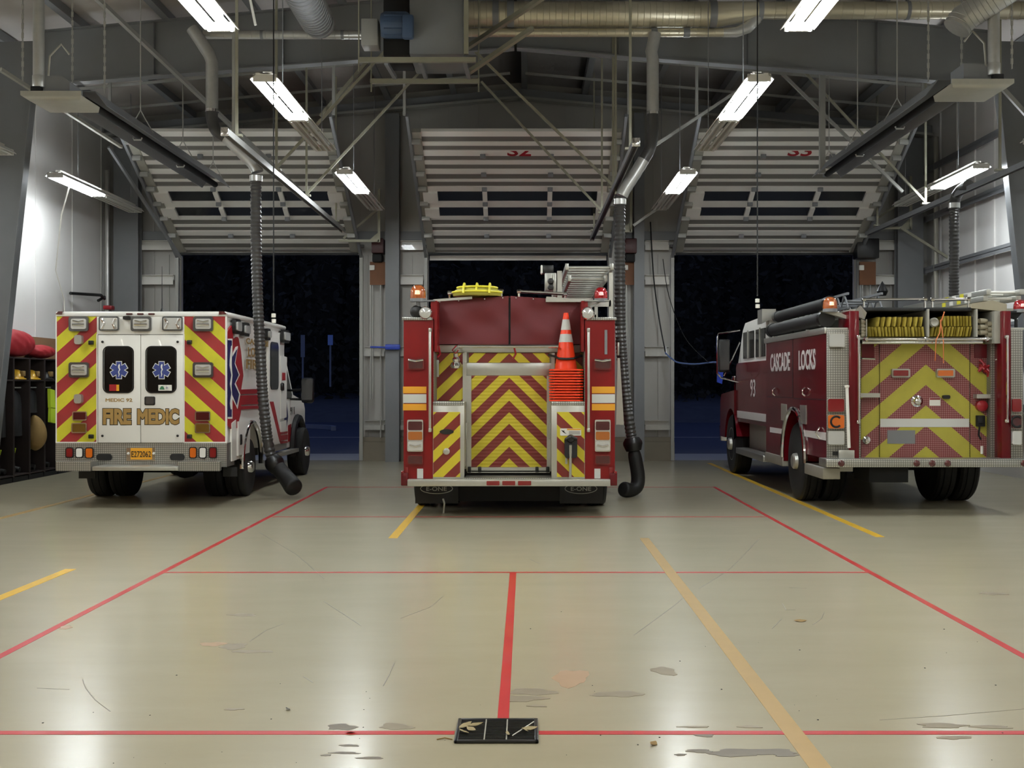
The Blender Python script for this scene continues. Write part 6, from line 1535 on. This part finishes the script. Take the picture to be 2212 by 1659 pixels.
def coat(y, mt, label, z0=.75, z1=1.5, w=.2):
    m = MB(); n = 20; rings = []
    for z, k in ((z0, 1.0), (z0+.3*(z1-z0), .95), (z0+.7*(z1-z0), .92), (z0+.9*(z1-z0), .75), (z1, .3)):
        rings.append([m.v((-8.5+.11*k*math.cos(2*math.pi*q/n)*(1+.18*math.sin(5*q)), y+w*k*math.sin(2*math.pi*q/n)*(1+.08*math.sin(3*q)), z)) for q in range(n)])
    for p, r in zip(rings, rings[1:]):
        for q in range(n): m.f([p[q], p[(q+1) % n], r[(q+1) % n], r[q]])
    m.f(rings[0][::-1]); m.f(rings[-1])
    o = m.build('turnout_coat', M[mt]); tag(o, label, 'coat', 'coats hanging in the lockers'); return o
coat(19.55, 'dark', 'black turnout coat hanging in the second locker'); coat(20.15, 'dark', 'black turnout coat hanging in the third locker', 1.12, 1.52)
coat(18.93, 'dark', 'black turnout coat hanging in the first locker')
o = coat(21.4, 'dark', 'black turnout coat hanging in the fifth locker'); 
m = MB(); cyv = 20.6
for z0, z1, e in ((.95, 1.18, .1), (1.2, 1.5, .06)):
    m.prism([V((-8.33+.02, cyv-.12, z0)), V((-8.33+.02, cyv+.1, z0-.03)), V((-8.33+.02, cyv+e, z1)), V((-8.33+.02, cyv-.2+e, z1+.03))], (.05, 0, 0))
tag(m.build('hanging_vest', M['hiviz']), 'fluorescent yellow vest hanging at the locker edge beside the ambulance', 'vest')
m = MB(); m.tube([(-8.4, 20.1, .5), (-8.37, 20.12, .56), (-8.36, 20.15, .68), (-8.37, 20.18, .84), (-8.4, 20.17, .96), (-8.44, 20.15, 1.06)], [.05, .13, .17, .15, .11, .03], 14)
for v in m.bm.verts: v.co += V((0, 1, 1))*.03*math.sin(v.co.z*37+v.co.y*29)
cb = m.build('canvas_bag', M['canvas']); cb.modifiers.new('soft', 'SUBSURF').levels = 2; cb.modifiers['soft'].render_levels = 2
tag(cb, 'tan canvas bag hanging in the third locker', 'bag')
for i, y in enumerate((18.95, 19.5, 20.1, 20.7)):
    t = thing('rubber_boots', f'pair of black boots with yellow loops in the {ORD[i]} locker', 'boots', (-8.5, y, .135), 'boots in the lockers')
    for s in (-.1, .1):
        m = MB(); m.tube([(-8.42, y+s, .185), (-8.54, y+s, .2), (-8.58, y+s, .3), (-8.58, y+s, .5)], [.045, .06, .07, .075], 12); bt = m.build('boot', M['black'], t)
        m = MB(); m.tube([(-8.52, y+s-.03, .46), (-8.5, y+s-.03, .54), (-8.5, y+s+.03, .54), (-8.52, y+s+.03, .46)], .009, 6); m.build('pull_loop', M['hiviz'], bt)
def bag(y0, y1, z, h, label):
    m = MB(); r = random.Random(int(y0*10)); n = 22; rings = []
    for u in range(15):
        q = u/14; y = y0+(y1-y0)*q; k = math.sin(math.pi*(.08+.84*q))**.45
        rings.append([m.v((-8.53+.2*k*math.cos(2*math.pi*j/n)*(1+.07*math.sin(2.3*j+u*1.7)+.05*math.sin(5*j-u*2.9)), y, z+h*.5+h*.5*k*math.sin(2*math.pi*j/n)*(1+r.uniform(-.06, .06)))) for j in range(n)])
    lo = min(v.co.z for rr in rings for v in rr)
    for rr in rings:
        for v in rr: v.co.z += z-lo
    for a, b in zip(rings, rings[1:]):
        for j in range(n): m.f([a[j], a[(j+1) % n], b[(j+1) % n], b[j]])
    m.f(rings[0][::-1]); m.f(rings[-1]); o = m.build('gear_bag', M['bag_red']); o.modifiers.new('soft', 'SUBSURF').levels = 2; tag(o, label, 'bag', 'red gear bags on the lockers')
    return o
bag(19.05, 20.25, 2.055, .46, 'large red gear bag on top of the lockers by the column'); bag(20.3, 21.1, 2.055, .24, 'smaller flat red gear bag on the lockers nearer the ambulance')
m = MB(); m.tube([(-7.7, 19.9, 4.98), (-8.2, 20.8, 4.6), (-8.62, 21.6, 3.7), (-8.7, 22.2, 3.2), (-8.72, 22.3, 2.5)], .012, 6)
tag(m.build('light_cable', M['label_w']), 'thin pale cable hanging from the left wall light down to the wall', 'cable')
